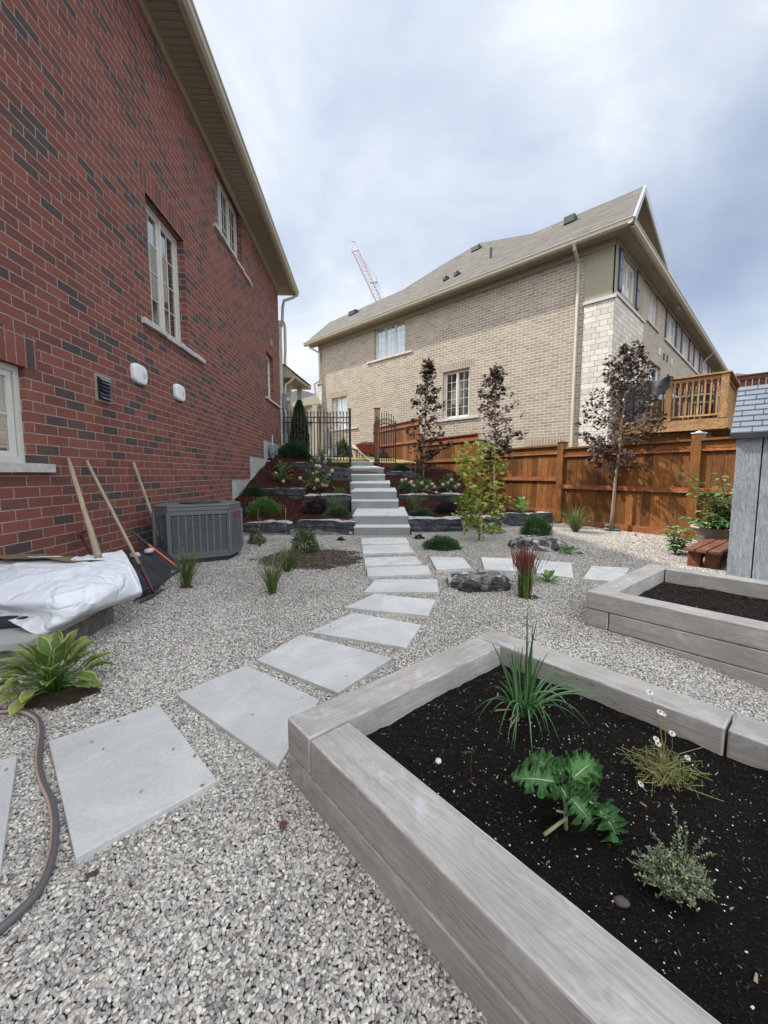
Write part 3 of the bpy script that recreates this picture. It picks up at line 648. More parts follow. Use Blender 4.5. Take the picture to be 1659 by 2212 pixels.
# front porch at the far left
P0=TS(-L-.1,.1,0)
mb=MB(); q=[atY(x,y,19.5) for x,y in ((622,872),(683,852),(690,862),(690,872),(622,880))]
fd=Vector((-.5,1,0)).normalized()*3
mb.face([q[0],q[1],q[1]+fd+Vector((0,0,.8)),q[0]+fd+Vector((0,0,.8))]); mb.build('porch_roof',m_shing,tan)
mb=MB(); mb.face([q[0],q[1],q[2],q[3],q[4]]); mb.face([q[4],q[3],q[3]+fd,q[4]+fd]); mb.build('porch_fascia',m_trim,tan)
mb=MB(); c=atY(681,900,19.6); mb.box(Fr(c,(1,0)),-.12,.1,-.1,.1,-3,.55); c=atY(659,900,20.5); mb.box(Fr(c,(1,0)),-.1,.1,-.1,.1,-3,.5); mb.build('porch_column',m_trim,tan)
em=MB(); em.box(TS,su(11.45),su(11.25),.02,.2,2.35,2.95); e=em.build('electric_meter',m_grey,tan,bevel=.01)
em=MB(); em.tube([TS(su(11.35),.1,2.35),TS(su(11.35),.1,1.7)],.04,8); em.build('conduit',m_pipe,tan)
em=MB(); gq=TS.inv(atY(735,700,1)); s1=su(8.2)
em.tube([TS(s1,.15,1.75),TS(s1,.15,2.6),TS(s1+.28,.15,2.6),TS(s1+.28,.15,2.2)],.022,6); em.box(TS,s1+.1,s1+.4,.05,.25,1.95,2.2); em.build('gas_meter',m_grey,tan)
# ================================================================ GROUND
def sheet(name,xs,ys,fz,mat,keep=None,parent=None):
    mb=MB(); idx={}
    V=[];Fc=[]
    def vid(i,j):
        if (i,j) not in idx:
            x,y=xs[i],ys[j]; idx[(i,j)]=len(V); V.append((x,y,fz(x,y)))
        return idx[(i,j)]
    for i in range(len(xs)-1):
        for j in range(len(ys)-1):
            if keep and not keep((xs[i]+xs[i+1])/2,(ys[j]+ys[j+1])/2): continue
            Fc.append((vid(i,j),vid(i+1,j),vid(i+1,j+1),vid(i,j+1)))
    me=bpy.data.meshes.new(name); me.from_pydata(V,[],Fc); me.materials.append(mat); me.polygons.foreach_set('use_smooth',[True]*len(Fc))
    ob=bpy.data.objects.new(name,me); COL.objects.link(ob); ORG[ob.name]=Vector(); return ob
def fr_(a,b,s): return [a+s*i for i in range(int(round((b-a)/s))+1)]
def T(t): return (4.15-.49*t,8.1+.872*t)      # fence line
def fence_side(X,Y): # >0 garden side
    return (Y-8.1)*(-.49)-(X-4.15)*.872
# big terrain
bx=[-300,-120,-60,-30,-15]+fr_(-10,12,.5)+[16,30,60,120,300]; by=[-300,-100,-40,-15]+fr_(-8,20,.5)+[25,30,45,80,150,300]
def gbig(x,y):
    if -2.9<x<7 and -4<y<13.5: return gl(x,y)-.10
    return gl(x,y)-.05
struct(sheet('ground',bx,by,gbig,m_dirt))
# gravel base
def rowfront(X):   # where gravel meets the first rock row
    if X<-.62: return 7.02
    if X<.5: return 6.95
    return 7.45+lerpk(X,SH)
def in_gravel(X,Y): return Y<rowfront(X) and fence_side(X,Y)>.0 and X>-2.95-.046*(Y-3.2)
gb=struct(sheet('gravel_bed',fr_(-3.3,8.0,.1),fr_(-3.0,9.6,.1),lambda x,y:gl(x,y)-.012+.008*nz(x*1.5,y*1.5),m_gbase,lambda x,y:Y_ok(x,y)) if False else sheet('gravel_bed',fr_(-3.3,8.4,.1),fr_(-3.0,9.6,.1),lambda x,y:gl(x,y)-.012+.008*nz(x*1.5,y*1.5),m_gbase,lambda x,y:y<rowfront(x)+.1 and fence_side(x,y)>-.3))
# mulch banks
def mulchz(x,y): return gl(x,y)+.014*nz(x*9,y*9)+.02*nz(x*2,y*2,3)
o=sheet('mulch',fr_(-3.6,-.5,.05),fr_(7.0,13.4,.05),mulchz,m_mulch,lambda x,y:x<-.086*y-.0); stuff(o,'dark red mulch covering the terraced bank left of the steps','mulch')
STR=lambda y:lerpk(y,[(6.9,.45),(7.1,.42),(8.2,.30),(8.5,.27),(9.7,.15),(10.5,.03),(11.3,0),(13,-.33),(14,-.4)])
o=sheet('mulch',fr_(-.45,4.4,.05),fr_(7.05,13.4,.05),mulchz,m_mulch,lambda x,y:x>STR(y)+.01 and y>rowfront(x)-.02 and fence_side(x,y)>-.05); stuff(o,'dark red mulch covering the terraced bank between the steps and the wooden fence','mulch')
o=sheet('lawn',fr_(-6,1.6,.12),fr_(13.3,24,.12),lambda x,y:gl(x,y)+.02*nz(x*3,y*3),m_lawn); stuff(o,'dry yellow grass strip beyond the iron gate','grass')
# chips of mulch
def chips(name,n,fn,size,mat,label,cat,asp=(.15,.4)):
    mb=MB()
    for _ in range(n):
        p=fn()
        if p is None: continue
        a=random.uniform(0,math.pi); l=random.uniform(*size); w=l*random.uniform(*asp); h=w*.6
        d=Vector((math.cos(a),math.sin(a),random.uniform(-.5,.5))).normalized(); s=d.cross(Vector((0,0,1))).normalized(); u=s.cross(d)
        c=Vector(p); A=[c-d*l-s*w,c+d*l-s*w*.6,c+d*l+s*w*.6,c-d*l+s*w]
        mb.face([q+u*h for q in A]); mb.face([A[0],A[1],A[1]+u*h,A[0]+u*h]); mb.face([A[2],A[3],A[3]+u*h,A[2]+u*h])
    o=mb.build(name,mat,loc=(0,0,0)); return stuff(o,label,cat)
m_mchip=M_leaf('mulch_chip',[(0,(.03,.009,.006)),(.6,(.085,.028,.018)),(1,(.17,.07,.045))],trans=0,rough=.9,spec=.1)
def ml():
    y=random.uniform(7.1,12.8); x=random.uniform(-3.3,-.086*y-.02); return (x,y,mulchz(x,y)+.004)
def mr():
    y=random.uniform(7.4,12.8); x=random.uniform(STR(y)+.04,4)
    return (x,y,mulchz(x,y)+.004) if y>rowfront(x)+.15 and fence_side(x,y)>.05 else None
chips('mulch_chips',9000,ml,(.01,.03),m_mchip,'loose shredded mulch chips strewn over the left bank','mulch')
chips('mulch_chips',9000,mr,(.01,.03),m_mchip,'loose shredded mulch chips strewn over the right bank','mulch')
# ================================================================ PAVING SLABS
slabs=[('a',[(105,1605),(343,1525),(470,1690),(163,1860)],'largest square grey paving slab beside the garden hose'),
('b',[(380,1503),(533,1440),(690,1515),(600,1660)],'grey paving slab whose tip reaches the near corner of the big raised bed'),
('c',[(553,1428),(651,1373),(848,1424),(730,1500)],'grey paving slab touching the long far-left timber of the big raised bed'),
('d',[(668,1367),(764,1326),(910,1352),(877,1402)],'grey paving slab where the curving path turns beside the far corner of the big raised bed'),
('e',[(744,1314),(810,1284),(941,1298),(925,1332)],'sixth grey paving slab from the concrete steps'),
('f',[(786,1280),(812,1253),(944,1253),(947,1280)],'fifth grey paving slab from the concrete steps'),
('g',[(794,1246),(792,1228),(924,1223),(931,1242)],'fourth grey paving slab from the concrete steps'),
('h',[(789,1224),(786,1206),(898,1203),(912,1219)],'third grey paving slab from the concrete steps'),
('i',[(784,1197),(783,1180),(882,1177),(895,1194)],'second grey paving slab from the concrete steps'),
('j',[(781,1176),(780,1163),(877,1162),(884,1175)],'grey paving slab directly at the foot of the concrete steps'),
('k',[(943,1232),(928,1204),(1000,1205),(1018,1228)],'first slab of the side path, left of the lichen boulder'),
('l',[(1046,1231),(1039,1205),(1111,1208),(1122,1236)],'side path slab between the front boulder and the red grass'),
('m',[(1160,1240),(1150,1211),(1234,1217),(1239,1250)],'side path slab just right of the red blood grass'),
('n',[(1258,1252),(1278,1224),(1360,1228),(1340,1258)],'side path slab half hidden behind the far raised bed'),
('z',None,'grey paving slab cut by the left picture edge beside the hose')]
SL=[]
for nme,q,lab in slabs:
    if q: P=[gp(x,y,.012) for x,y in q]
    else:
        a=gp(38,1635,.012); b=gp(3,1878,.012); dd=(b-a).normalized(); nn=Vector((dd.y,-dd.x,0)); 
        if nn.x>0: nn=-nn
        P=[a+nn*.62,a,b,b+nn*.62]
    P=[Vector((p.x,p.y,0)) for p in P]; SL.append([(p.x,p.y) for p in P])
    z0=gl(P[0].x,P[0].y); mb=MB(); mb.prism([(p.x,p.y) for p in P][::-1],z0-.02,z0+.021); o=mb.build('paving_slab',m_slab,bevel=.003); tag(o,lab,'paving slab','stepping slabs of the curving path')
# ================================================================ RAISED BEDS
BED=Fr((-.337,1.297,0),(.762,.648))   # u along the far-left timber, v outward to the right-down
b1=thing('raised_bed','large near raised bed of grey wood-grain blocks filled with dark soil','raised bed',tuple(BED(0,0,0)))
zt=.227; hh=.128; w=.155; U=1.215; V=3.4
g=.004
def timber(fr,u0,u1,v0,v1,z0,z1,root,along):
    mb=MB(); mb.box(fr,u0+g,u1-g,v0+g,v1-g,z0+.0025,z1-.0025,along=along); ob=mb.build('timber',[m_bed,m_bedge],root,bevel=.006); ob.modifiers[0].material=1; return ob
# top course
timber(BED,0,U-w,0,w,zt-hh,zt,b1,'u')
timber(BED,U-w,U,0,.99,zt-hh,zt,b1,'v'); timber(BED,U-w,U,.99,2.2,zt-hh,zt,b1,'v'); timber(BED,U-w,U,2.2,V,zt-hh,zt,b1,'v')
timber(BED,0,w,w,1.9,zt-hh,zt,b1,'v'); timber(BED,0,w,1.9,V,zt-hh,zt,b1,'v'); timber(BED,w,U-w,V-w,V,zt-hh,zt,b1,'u')
# second course and third buried
for zz in (zt-hh,zt-2*hh):
    timber(BED,w,U,0,w,zz-hh,zz,b1,'u'); timber(BED,0,w,0,1.2,zz-hh,zz,b1,'v'); timber(BED,0,w,1.2,V,zz-hh,zz,b1,'v'); timber(BED,U-w,U,w,1.3,zz-hh,zz,b1,'v'); timber(BED,U-w,U,1.3,V,zz-hh,zz,b1,'v'); timber(BED,w,U-w,V-w,V,zz-hh,zz,b1,'u')
BED2=Fr((1.405,2.73,0),(.763,.646)); zt2=.245; h2=.122; U2=1.34; V2=3.2
b2=thing('raised_bed','second raised bed of grey wood-grain blocks in front of the grey shed','raised bed',tuple(BED2(0,0,0)))
timber(BED2,w,U2,0,w,zt2-h2,zt2,b2,'u'); timber(BED2,0,w,0,1.9,zt2-h2,zt2,b2,'v'); timber(BED2,0,w,1.9,V2,zt2-h2,zt2,b2,'v')
timber(BED2,U2-w,U2,w,1.8,zt2-h2,zt2,b2,'v'); timber(BED2,U2-w,U2,1.8,V2,zt2-h2,zt2,b2,'v'); timber(BED2,w,U2-w,V2-w,V2,zt2-h2,zt2,b2,'u')
for i,zz in enumerate((zt2-h2,zt2-2*h2)):
    timber(BED2,0,U2,0,w,zz-h2,zz,b2,'u'); timber(BED2,0,w,w,1.4+i*.3,zz-h2,zz,b2,'v'); timber(BED2,0,w,1.4+i*.3,V2,zz-h2,zz,b2,'v'); timber(BED2,U2-w,U2,w,V2,zz-h2,zz,b2,'v'); timber(BED2,w,U2-w,V2-w,V2,zz-h2,zz,b2,'u')
def soilz1(u,v): return .135+.012*nz(u*4,v*4)+.006*nz(u*16,v*16)+.004*nz(u*45,v*45)
def soilz2(u,v): return .125+.02*nz(u*4,v*4,5)+.008*nz(u*18,v*18)
def soil(fr,U,V,fz,mat,st):
    us=fr_(w-.01,U-w+.01,st); vs=fr_(w-.01,V-w+.01,st); Vv=[];Fc=[]
    for i,u in enumerate(us):
        for j,v in enumerate(vs):
            p=fr(u,v,fz(u,v)); Vv.append(tuple(p))
    n=len(vs)
    for i in range(len(us)-1):
        for j in range(n-1): Fc.append((i*n+j,(i+1)*n+j,(i+1)*n+j+1,i*n+j+1))
    me=bpy.data.meshes.new('soil'); me.from_pydata(Vv,[],Fc); me.materials.append(mat); me.polygons.foreach_set('use_smooth',[True]*len(Fc)); ob=bpy.data.objects.new('soil',me); COL.objects.link(ob); return ob
stuff(soil(BED,U,V-.6,soilz1,m_soil,.012),'near black potting soil flecked with white bits in the large raised bed','soil')
stuff(soil(BED2,U2,V2-.6,soilz2,m_soil2,.03),'brown bare soil in the second raised bed','soil')
m_perl=M_plain('perlite',(.62,.60,.52),.8,var=.1,bmp=0)
m_chipb=M_leaf('soil_chip',[(0,(.012,.010,.009)),(.8,(.025,.02,.016)),(.95,(.06,.042,.03)),(1,(.20,.15,.10))],trans=0,rough=.8,spec=.25)
def sp1():
    u=random.uniform(w+.01,U-w-.01); v=random.uniform(w+.01,2.3); p=BED(u,v,soilz1(u,v)+.002); return p
chips('bark_bits',16000,sp1,(.0012,.0045),m_chipb,'small bark pieces mixed into the black potting soil','bark bits')
chips('bark_bits',70,sp1,(.003,.009),M_leaf('pale_chip',[(0,(.16,.10,.06)),(1,(.34,.26,.17))],trans=0),'pale wood slivers lying on the black potting soil','bark bits')
chips('perlite',1000,sp1,(.0008,.0018),m_perl,'tiny white perlite grains scattered over the black soil','perlite',(.7,1.))
chips('perlite',150,sp1,(.0014,.0028),m_perl,'larger cream perlite grains scattered over the black soil','perlite',(.7,1.))
def sp2():
    u=random.uniform(w+.01,U2-w-.01); v=random.uniform(w+.01,2.3); return BED2(u,v,soilz2(u,v)+.003)
chips('bark_bits',4000,sp2,(.004,.014),m_chipb,'dark bark pieces mixed into the soil of the second bed','bark bits')
def pebble(name,p,r,mat,label,cat,sq=(1,.8,.6),seed=0):
    bm=bmesh.new(); bmesh.ops.create_icosphere(bm,subdivisions=2,radius=1)
    for v_ in bm.verts:
        n=1+.25*noise.noise(v_.co*1.6+Vector((seed,0,0))); v_.co=Vector((v_.co.x*sq[0],v_.co.y*sq[1],v_.co.z*sq[2]))*r*n
    me=bpy.data.meshes.new(name); bm.to_mesh(me); bm.free(); me.materials.append(mat)
    for f_ in me.polygons: f_.use_smooth=True
    o=bpy.data.objects.new(name,me); o.location=p; o.rotation_euler=(0,0,seed); COL.objects.link(o); ORG[o.name]=Vector(p); return tag(o,label,cat)
def bp(px,py,dz=.0):
    p=gp(px,py,.14); u,v,_=BED.inv(p); return Vector((p.x,p.y,soilz1(u,v)+dz))
pebble('stone',bp(947,1645,.006),.012,m_perl,'small white stone on the soil near the left timber of the big bed','stone',seed=1)
pebble('stone',bp(1432,1560,.004),.010,M_plain('brown_stone',(.20,.14,.10),.7),'small brown stone on the soil under the white daisies','stone',seed=2)
pebble('stone',bp(1343,1945,.006),.018,M_plain('brown_stone2',(.07,.055,.05),.8),'flat brown stone on the soil left of the thyme','stone',seed=3,sq=(1,.7,.35))
# ================================================================ STAIRS
st=thing('stone_steps','grey concrete slab steps climbing between the rock terraces to the iron gate','steps',(.1,6.9,0))
# x0,x1 px, Z, base z, top z front, next Z, next base z
ST=[(763.6,886,6.855,-.02,.15,7.1,.163),(761.5,881.5,7.1,.163,.325,8.2,.356),(758.7,861,8.2,.356,.515,8.5,.525),(758,857,8.5,.525,.70,9.73,.72),(756.5,842.7,9.73,.72,.845,10.55,.885),(756,832,10.55,.885,1.045,11.35,1.075),(754.5,830,11.35,1.075,1.235,13.0,1.33),(753.5,806.5,13.0,1.33,1.46,14.2,1.5)]
for i,(xa,xb,Z,z0,z1,Zn,zn) in enumerate(ST):
    k=(Z*math.cos(PIT)) # approx depth
    A=(xa-CX)/F*Z; B=(xb-CX)/F*Z
    mb=MB(); 
    P=[(A,Z),(B,Z),(B,Zn+.35),(A,Zn+.35)]
    sl=(zn-z1)/(Zn-Z)
    mb.prism(P,-.3 if i<3 else z0-.5,lambda x,y:z1-.022+sl*(y-Z)); s_=mb.build('step',m_step,st,bevel=.012)
    mb=MB(); hw=(A+B)/2; q=.004
    ys=[Z-.004,Z+(Zn-Z)*.45 if Zn-Z>.6 else Zn+.0,Zn+.3] if Zn-Z>.6 else [Z-.004,Zn+.3]
    for r_,(ya,yb) in enumerate(zip(ys,ys[1:])):
        cuts_=[A-.003,A+(B-A)*(.3 if r_%2 else .62) if len(ys)>2 or i%2 else A+(B-A)*.5,B+.003]
        for ca,cb in zip(cuts_,cuts_[1:]):
            mb.prism([(ca+(q if ca>A else 0),ya+(q if r_ else 0)),(cb,ya+(q if r_ else 0)),(cb,yb),(ca+(q if ca>A else 0),yb)],lambda x,y:z1-.0215+sl*(y-Z),lambda x,y:z1+sl*(y-Z))
    mb.build('tread',m_stept,s_,bevel=.004)
# ================================================================ ARMOUR STONES
def rock(px0,px1,Y,zb,zt_,depth,seed,label,group='armour stones edging the planted terraces',ang=0,name='armour_stone',taper=0):
    A=(px0-CX)/F*Y; B=(px1-CX)/F*Y; L_=B-A; hgt=zt_-zb
    n=(max(6,int(L_/.07)),max(4,int(depth/.07)),max(4,int((hgt+.12)/.05)))
    bm=bmesh.new(); bmesh.ops.create_cube(bm,size=1)
    bmesh.ops.subdivide_edges(bm,edges=[e for e in bm.edges if abs((e.verts[0].co-e.verts[1].co).x)>.5],cuts=n[0],use_grid_fill=True)
    bmesh.ops.subdivide_edges(bm,edges=[e for e in bm.edges if abs((e.verts[0].co-e.verts[1].co).z)>.5],cuts=n[2],use_grid_fill=True)
    bmesh.ops.subdivide_edges(bm,edges=[e for e in bm.edges if abs((e.verts[0].co-e.verts[1].co).y)>.5],cuts=n[1],use_grid_fill=True)
    for v_ in bm.verts:
        c=v_.co.copy(); x,y,z=c.x*L_,c.y*depth,c.z*(hgt+.12)
        q=Vector((x*5+seed*9,y*5,z*6)); q2=Vector((x*1.6+seed*5,y*2,z*2)); q3=Vector((x*16+seed,y*16,z*22))
        ex=abs(c.x)>.45; 
        y+=.035*noise.noise(q)+.05*noise.noise(q2)+.012*noise.noise(q3); x+=(.05*noise.noise(q+Vector((5,5,5)))) if ex else 0
        if c.z>.45: z+=.018*noise.noise(q)+.035*noise.noise(q2)+.006*noise.noise(q3)-.05*max(0,abs(c.x)*2-.8)*2*.5
        # ledge layering
        y-=.010*math.sin(z*70+4*noise.noise(q2))*(1 if c.y<0 else 0)
        v_.co=Vector((x,y,z))
    me=bpy.data.meshes.new(name); bm.to_mesh(me); bm.free(); me.materials.append(m_armour); me.materials.append(m_armtop)
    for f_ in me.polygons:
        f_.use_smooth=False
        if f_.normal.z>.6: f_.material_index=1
    o=bpy.data.objects.new(name,me); loc=((A+B)/2,Y+depth/2,zt_-(hgt+.12)/2); o.location=loc; o.rotation_euler=(0,0,ang); COL.objects.link(o); ORG[o.name]=Vector(loc); return tag(o,label,'rock',group)
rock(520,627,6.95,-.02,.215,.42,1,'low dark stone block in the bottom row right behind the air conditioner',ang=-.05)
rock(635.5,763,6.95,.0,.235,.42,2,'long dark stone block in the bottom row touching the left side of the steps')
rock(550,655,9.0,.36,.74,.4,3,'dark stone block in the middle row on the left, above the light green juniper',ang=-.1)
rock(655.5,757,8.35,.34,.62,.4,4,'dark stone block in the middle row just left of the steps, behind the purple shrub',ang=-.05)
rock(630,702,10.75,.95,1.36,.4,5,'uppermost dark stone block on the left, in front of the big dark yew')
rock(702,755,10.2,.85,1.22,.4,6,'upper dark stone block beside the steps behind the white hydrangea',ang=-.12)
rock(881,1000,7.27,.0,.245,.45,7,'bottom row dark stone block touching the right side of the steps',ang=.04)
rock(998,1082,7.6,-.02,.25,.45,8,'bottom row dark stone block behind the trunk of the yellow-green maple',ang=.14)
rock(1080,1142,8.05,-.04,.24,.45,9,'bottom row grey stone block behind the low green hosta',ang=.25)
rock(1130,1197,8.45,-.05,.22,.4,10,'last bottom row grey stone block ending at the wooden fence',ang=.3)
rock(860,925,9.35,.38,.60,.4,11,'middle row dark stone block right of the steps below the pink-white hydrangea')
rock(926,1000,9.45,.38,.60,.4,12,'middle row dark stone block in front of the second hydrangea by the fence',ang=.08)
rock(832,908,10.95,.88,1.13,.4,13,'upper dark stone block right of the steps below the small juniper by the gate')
def boulder(px0,px1,pyt,pyb,seed,label,dep=.5,hs=1.):
    b=gm((px0+px1)/2,pyb-6); Y=b.y+dep*.3; A=(px0-CX)/F*Y; B=(px1-CX)/F*Y; zt_=atY(0,pyt,Y).z
    bm=bmesh.new(); bmesh.ops.create_icosphere(bm,subdivisions=5,radius=1)
    for v_ in bm.verts:
        c=v_.co.copy(); q=c*1.3+Vector((seed*7,0,0)); rr=1+.28*noise.noise(q)+.14*noise.noise(q*2.7)+.10*abs(noise.noise(q*6))+.05*noise.noise(q*14)
        rr-=.16*max(0,noise.noise(q*3.3+Vector((9,9,9)))-.1)
        x=max(-.92,min(.92,c.x*rr)); z=min(.8,c.z*rr)+.12*noise.noise(Vector((c.x*3,c.y*3,seed)))
        v_.co=Vector((x*(B-A)/2*1.06,c.y*rr*dep*.5,max(-.25,z)*(zt_)*hs))
    me=bpy.data.meshes.new('boulder'); bm.to_mesh(me); bm.free(); me.materials.append(m_boul)
    o=bpy.data.objects.new('boulder',me); loc=((A+B)/2,Y,b.z); o.location=loc; COL.objects.link(o); ORG[o.name]=Vector(loc); return tag(o,label,'boulder','weathered boulders in the gravel')
boulder(970,1120,1226,1281,1,'front dark weathered boulder with white lichen, left of the red grass',.42,.80)
boulder(1105,1222,1155,1194,2,'rear flat boulder blotched white and brown below the round mugo pine',.5,1.0)
# ================================================================ FENCE
fn=thing('wooden_fence','orange-brown stained cedar board fence stepping down the slope on the right','fence',(T(0)[0],T(0)[1],0))
FD=Vector((-.49,.872,0)).normalized()
FF=Fr((4.15,8.1,0),(-.49,.872)); # n = (.872,.49) outward = away from garden; garden side is -v
posts=[-6.7,-4.3,-1.83,.66,3.2,6.02,9.15]
tops=[1.62,1.62,1.62,1.69,2.17,2.88]; bots=[-.02,-.02,.0,.16,.68,1.30]; mids=[.79,.79,.79,.95,1.47,2.15]
ptop=[1.66,1.66,1.70,1.72,1.95,2.35,3.0]
for i,t in enumerate(posts):
    t0=t/1.0
    mb=MB(); mb.box(FF,t0-.07,t0+.07,-.07,.07,-.4,ptop[i],along='z'); p_=mb.build('post',m_fence,fn)
    mb=MB(); mb.box(FF,t0-.08,t0+.08,-.08,.08,ptop[i],ptop[i]+.02); mb.tube([FF(t0,0,ptop[i]+.02),FF(t0,0,ptop[i]+.05)],[.075,.01],4); mb.build('post_cap',m_dark if i in(3,4,5,6) else m_pipe,p_)
for i,(a,b) in enumerate(zip(posts,posts[1:])):
    a+=.07; b-=.07; tp,bt,md=tops[i],bots[i],mids[i]
    mb=MB(); n=int((b-a)/.14); wd=(b-a)/n; rr=random.Random(i+3)
    for k in range(n):
        gap=.0035 if rr.random()<.6 else .006
        mb.box(FF,a+k*wd+gap,a+(k+1)*wd-gap,-.009+rr.uniform(-.002,.002),.011,bt+.05,tp-.04,along='z')
    mb.build('boards',m_fence,fn)
    mb=MB(); mb.box(FF,a,b,-.055,-.012,md-.04,md+.045); mb.box(FF,a,b,-.04,-.0115,bt-.02,bt+.12); mb.box(FF,a,b,-.05,-.012,tp-.20,tp-.162); 
    mb.build('rail',m_fencer,fn)
    mb=MB(); mb.box(FF,a,b,-.03,-.0125,tp-.155,tp-.036); mb.box(FF,a-.0,b,-.075,.075,tp-.035,tp); mb.build('cap_rail',m_fence if i<4 else m_fencer,fn)
# gate post
GF=Fr((-.28,13.25,0),(1,0))
gpst=thing('gate_post','tall square cedar post at the right side of the iron gate','post',(-.24,13.3,1.3))
mb=MB(); mb.box(GF,-.03,.14,.0,-.16,.9,3.18,along='z'); p_=mb.build('post',m_deck,gpst); mb=MB(); mb.box(GF,-.05,.16,.02,-.18,3.18,3.205); mb.build('post_cap',m_dark,gpst)
# iron fence
IF=Fr((-3.2,12.95,0),(1,0.03)); 
ir=thing('iron_fence','black wrought iron fence with spear tips and small diamond panels left of the gate','fence',(-2.2,13,1.4))
zr=[1.62,2.66,2.86]; xe=-1.13+3.2
mb=MB()
for z,h in ((1.62,.03),(2.68,.03),(2.85,.03)): mb.box(IF,0,xe,-.015,.015,z,z+h)
mb.build('rail',m_blk,ir)
mb=MB(); n=20
for i in range(n):
    x=xe-(i+.6)*xe/n; mb.box(IF,x-.013,x+.013,-.013,.013,1.5,2.98)
    mb.tube([IF(x,0,2.98),IF(x,0,3.0),IF(x,0,3.07)],[.014,.026,.002],4)
mb.build('picket',m_blk,ir)
mb=MB()
for i in range(0,n-1,2):
    x=xe-(i+1.1)*xe/n; zc=2.78; r_=.055
    pts=[IF(x+r_*math.cos(k*math.pi/2),0,zc+r_*math.sin(k*math.pi/2)) for k in range(5)]; mb.tube(pts,.007,4)
mb.build('diamond_ornament',m_blk,ir)
mb=MB(); mb.box(IF,xe,xe+.075,-.037,.037,1.2,3.12); mb.box(IF,xe-.01,xe+.085,-.047,.047,3.12,3.14); mb.build('post',m_blk,ir)
# gate leaf swung open
ga=Vector((-.31,13.1,0)); gd=Vector((.70,-.02,0)).normalized(); GL=Fr(ga,gd); W_=.70
gt=thing('iron_gate','black arched wrought iron gate swung open in front of the wooden fence','gate',tuple(ga+Vector((0,0,1.3))))
mb=MB(); mb.box(GL,0,.035,-.018,.018,1.3,2.75); mb.box(GL,W_-.035,W_,-.018,.018,1.42,2.78); mb.box(GL,.0351,W_-.0351,-.012,.012,1.50,1.53)
arc=lambda u,dz: 2.66+dz+.17*math.sin(math.pi*u/W_)
for dz in (0,-.14): mb.tube([GL(u*W_/12,0,arc(u*W_/12,dz)) for u in range(13)],.014,6)
mb.build('frame',m_blk,gt)
mb=MB()
for i in range(1,9):
    u=i*W_/9; mb.box(GL,u-.011,u+.011,-.011,.011,1.4,arc(u,.14)); mb.tube([GL(u,0,arc(u,.14)),GL(u,0,arc(u,.16)),GL(u,0,arc(u,.23))],[.009,.018,.001],4)
mb.build('picket',m_blk,gt)
mb=MB(); 
for i in range(8):
    u=(i+.5)*W_/9+.03; 
    mb.tube([GL(u+.03*math.cos(k*math.pi/4),0,arc(u,-.07)+.045*math.sin(k*math.pi/4)) for k in range(9)],.005,4)
mb.build('ring_ornament',m_blk,gt)
mb=MB(); mb.box(GL,-.05,.04,-.02,.02,2.35,2.4); mb.box(GL,-.05,.04,-.02,.02,1.6,1.65); mb.build('hinge',m_blk,gt)
# ================================================================ AC UNIT
F0=gp(366.8,1212.9,.06);F1=gp(498.3,1199.6,.06);F2=gp(523,1188,.06)
P=[F0,F1,F2,Vector((-2.06,5.52,0)),Vector((-2.5,5.45,0)),Vector((-2.8,5.1,0)),Vector((-2.66,4.6,0))]
P=[(p.x,p.y) for p in P]; za,zb_=.07,.67
ac=thing('air_conditioner','grey louvred air conditioner unit standing against the red brick wall','air conditioner',(-2.3,4.95,0))
def inset(P,d):
    c=Vector((sum(p[0] for p in P)/len(P),sum(p[1] for p in P)/len(P))); return [tuple(c+(Vector(p)-c)*(1-d)) for p in P]
mb=MB(); mb.prism(inset(P,.09),za,zb_-.01); mb.build('core',m_acd,ac)
mb=MB(); mb.prism(P,zb_,zb_+.025); mb.prism(P,zb_-.045,zb_-.002); mb.build('top_cover',m_acg,ac,bevel=.008)
mb=MB(); mb.prism(P,za-.01,za+.04); 
for p in P: mb.tube([(p[0],p[1],za+.04),(p[0],p[1],zb_-.045)],.022,8)
mb.build('body_frame',m_acg,ac)
def louv(a,b,cols,name,parent):
    a=Vector((a[0],a[1],0));b=Vector((b[0],b[1],0)); fr=Fr(a,b-a); Lg=(b-a).length; z0=za+.04; z1=zb_-.045
    mb=MB(); m_=.03; cw=(Lg-2*m_)/cols
    mb.box(fr,0.0,m_,-.012,.006,z0,z1); mb.box(fr,Lg-m_,Lg,-.012,.006,z0,z1); mb.box(fr,m_,Lg-m_,-.012,.006,z1-.045,z1); mb.box(fr,m_,Lg-m_,-.012,.006,z0,z0+.03)
    for c in range(1,cols): mb.box(fr,m_+c*cw-.007,m_+c*cw+.007,-.012,.005,z0+.03,z1-.045)
    zz=z0+.035; n=int((z1-.05-zz)/.017)
    for c in range(cols):
        u0=m_+c*cw+.007; u1=m_+(c+1)*cw-.007
        for k in range(n):
            z=zz+k*.017; mb.face([fr(u0,-.008,z+.0125),fr(u1,-.008,z+.0125),fr(u1,.006,z+.003),fr(u0,.006,z+.003)]); mb.face([fr(u0,.006,z+.003),fr(u1,.006,z+.003),fr(u1,.004,z-.001),fr(u0,.004,z-.001)])
    mb.build(name,m_acg,parent)
louv(P[0],P[1],8,'louvre_panel',ac); louv(P[1],P[2],4,'louvre_panel',ac); louv(P[2],P[3],3,'louvre_panel',ac); louv(P[6],P[0],2,'louvre_panel',ac)
cc=Vector((sum(p[0] for p in P)/7,sum(p[1] for p in P)/7,0))
mb=MB()
for r_ in (.04,.08,.12,.16,.20,.24): mb.tube([(cc.x+r_*math.cos(k*math.pi/12),cc.y+r_*math.sin(k*math.pi/12),zb_+.032) for k in range(25)],.003,4)
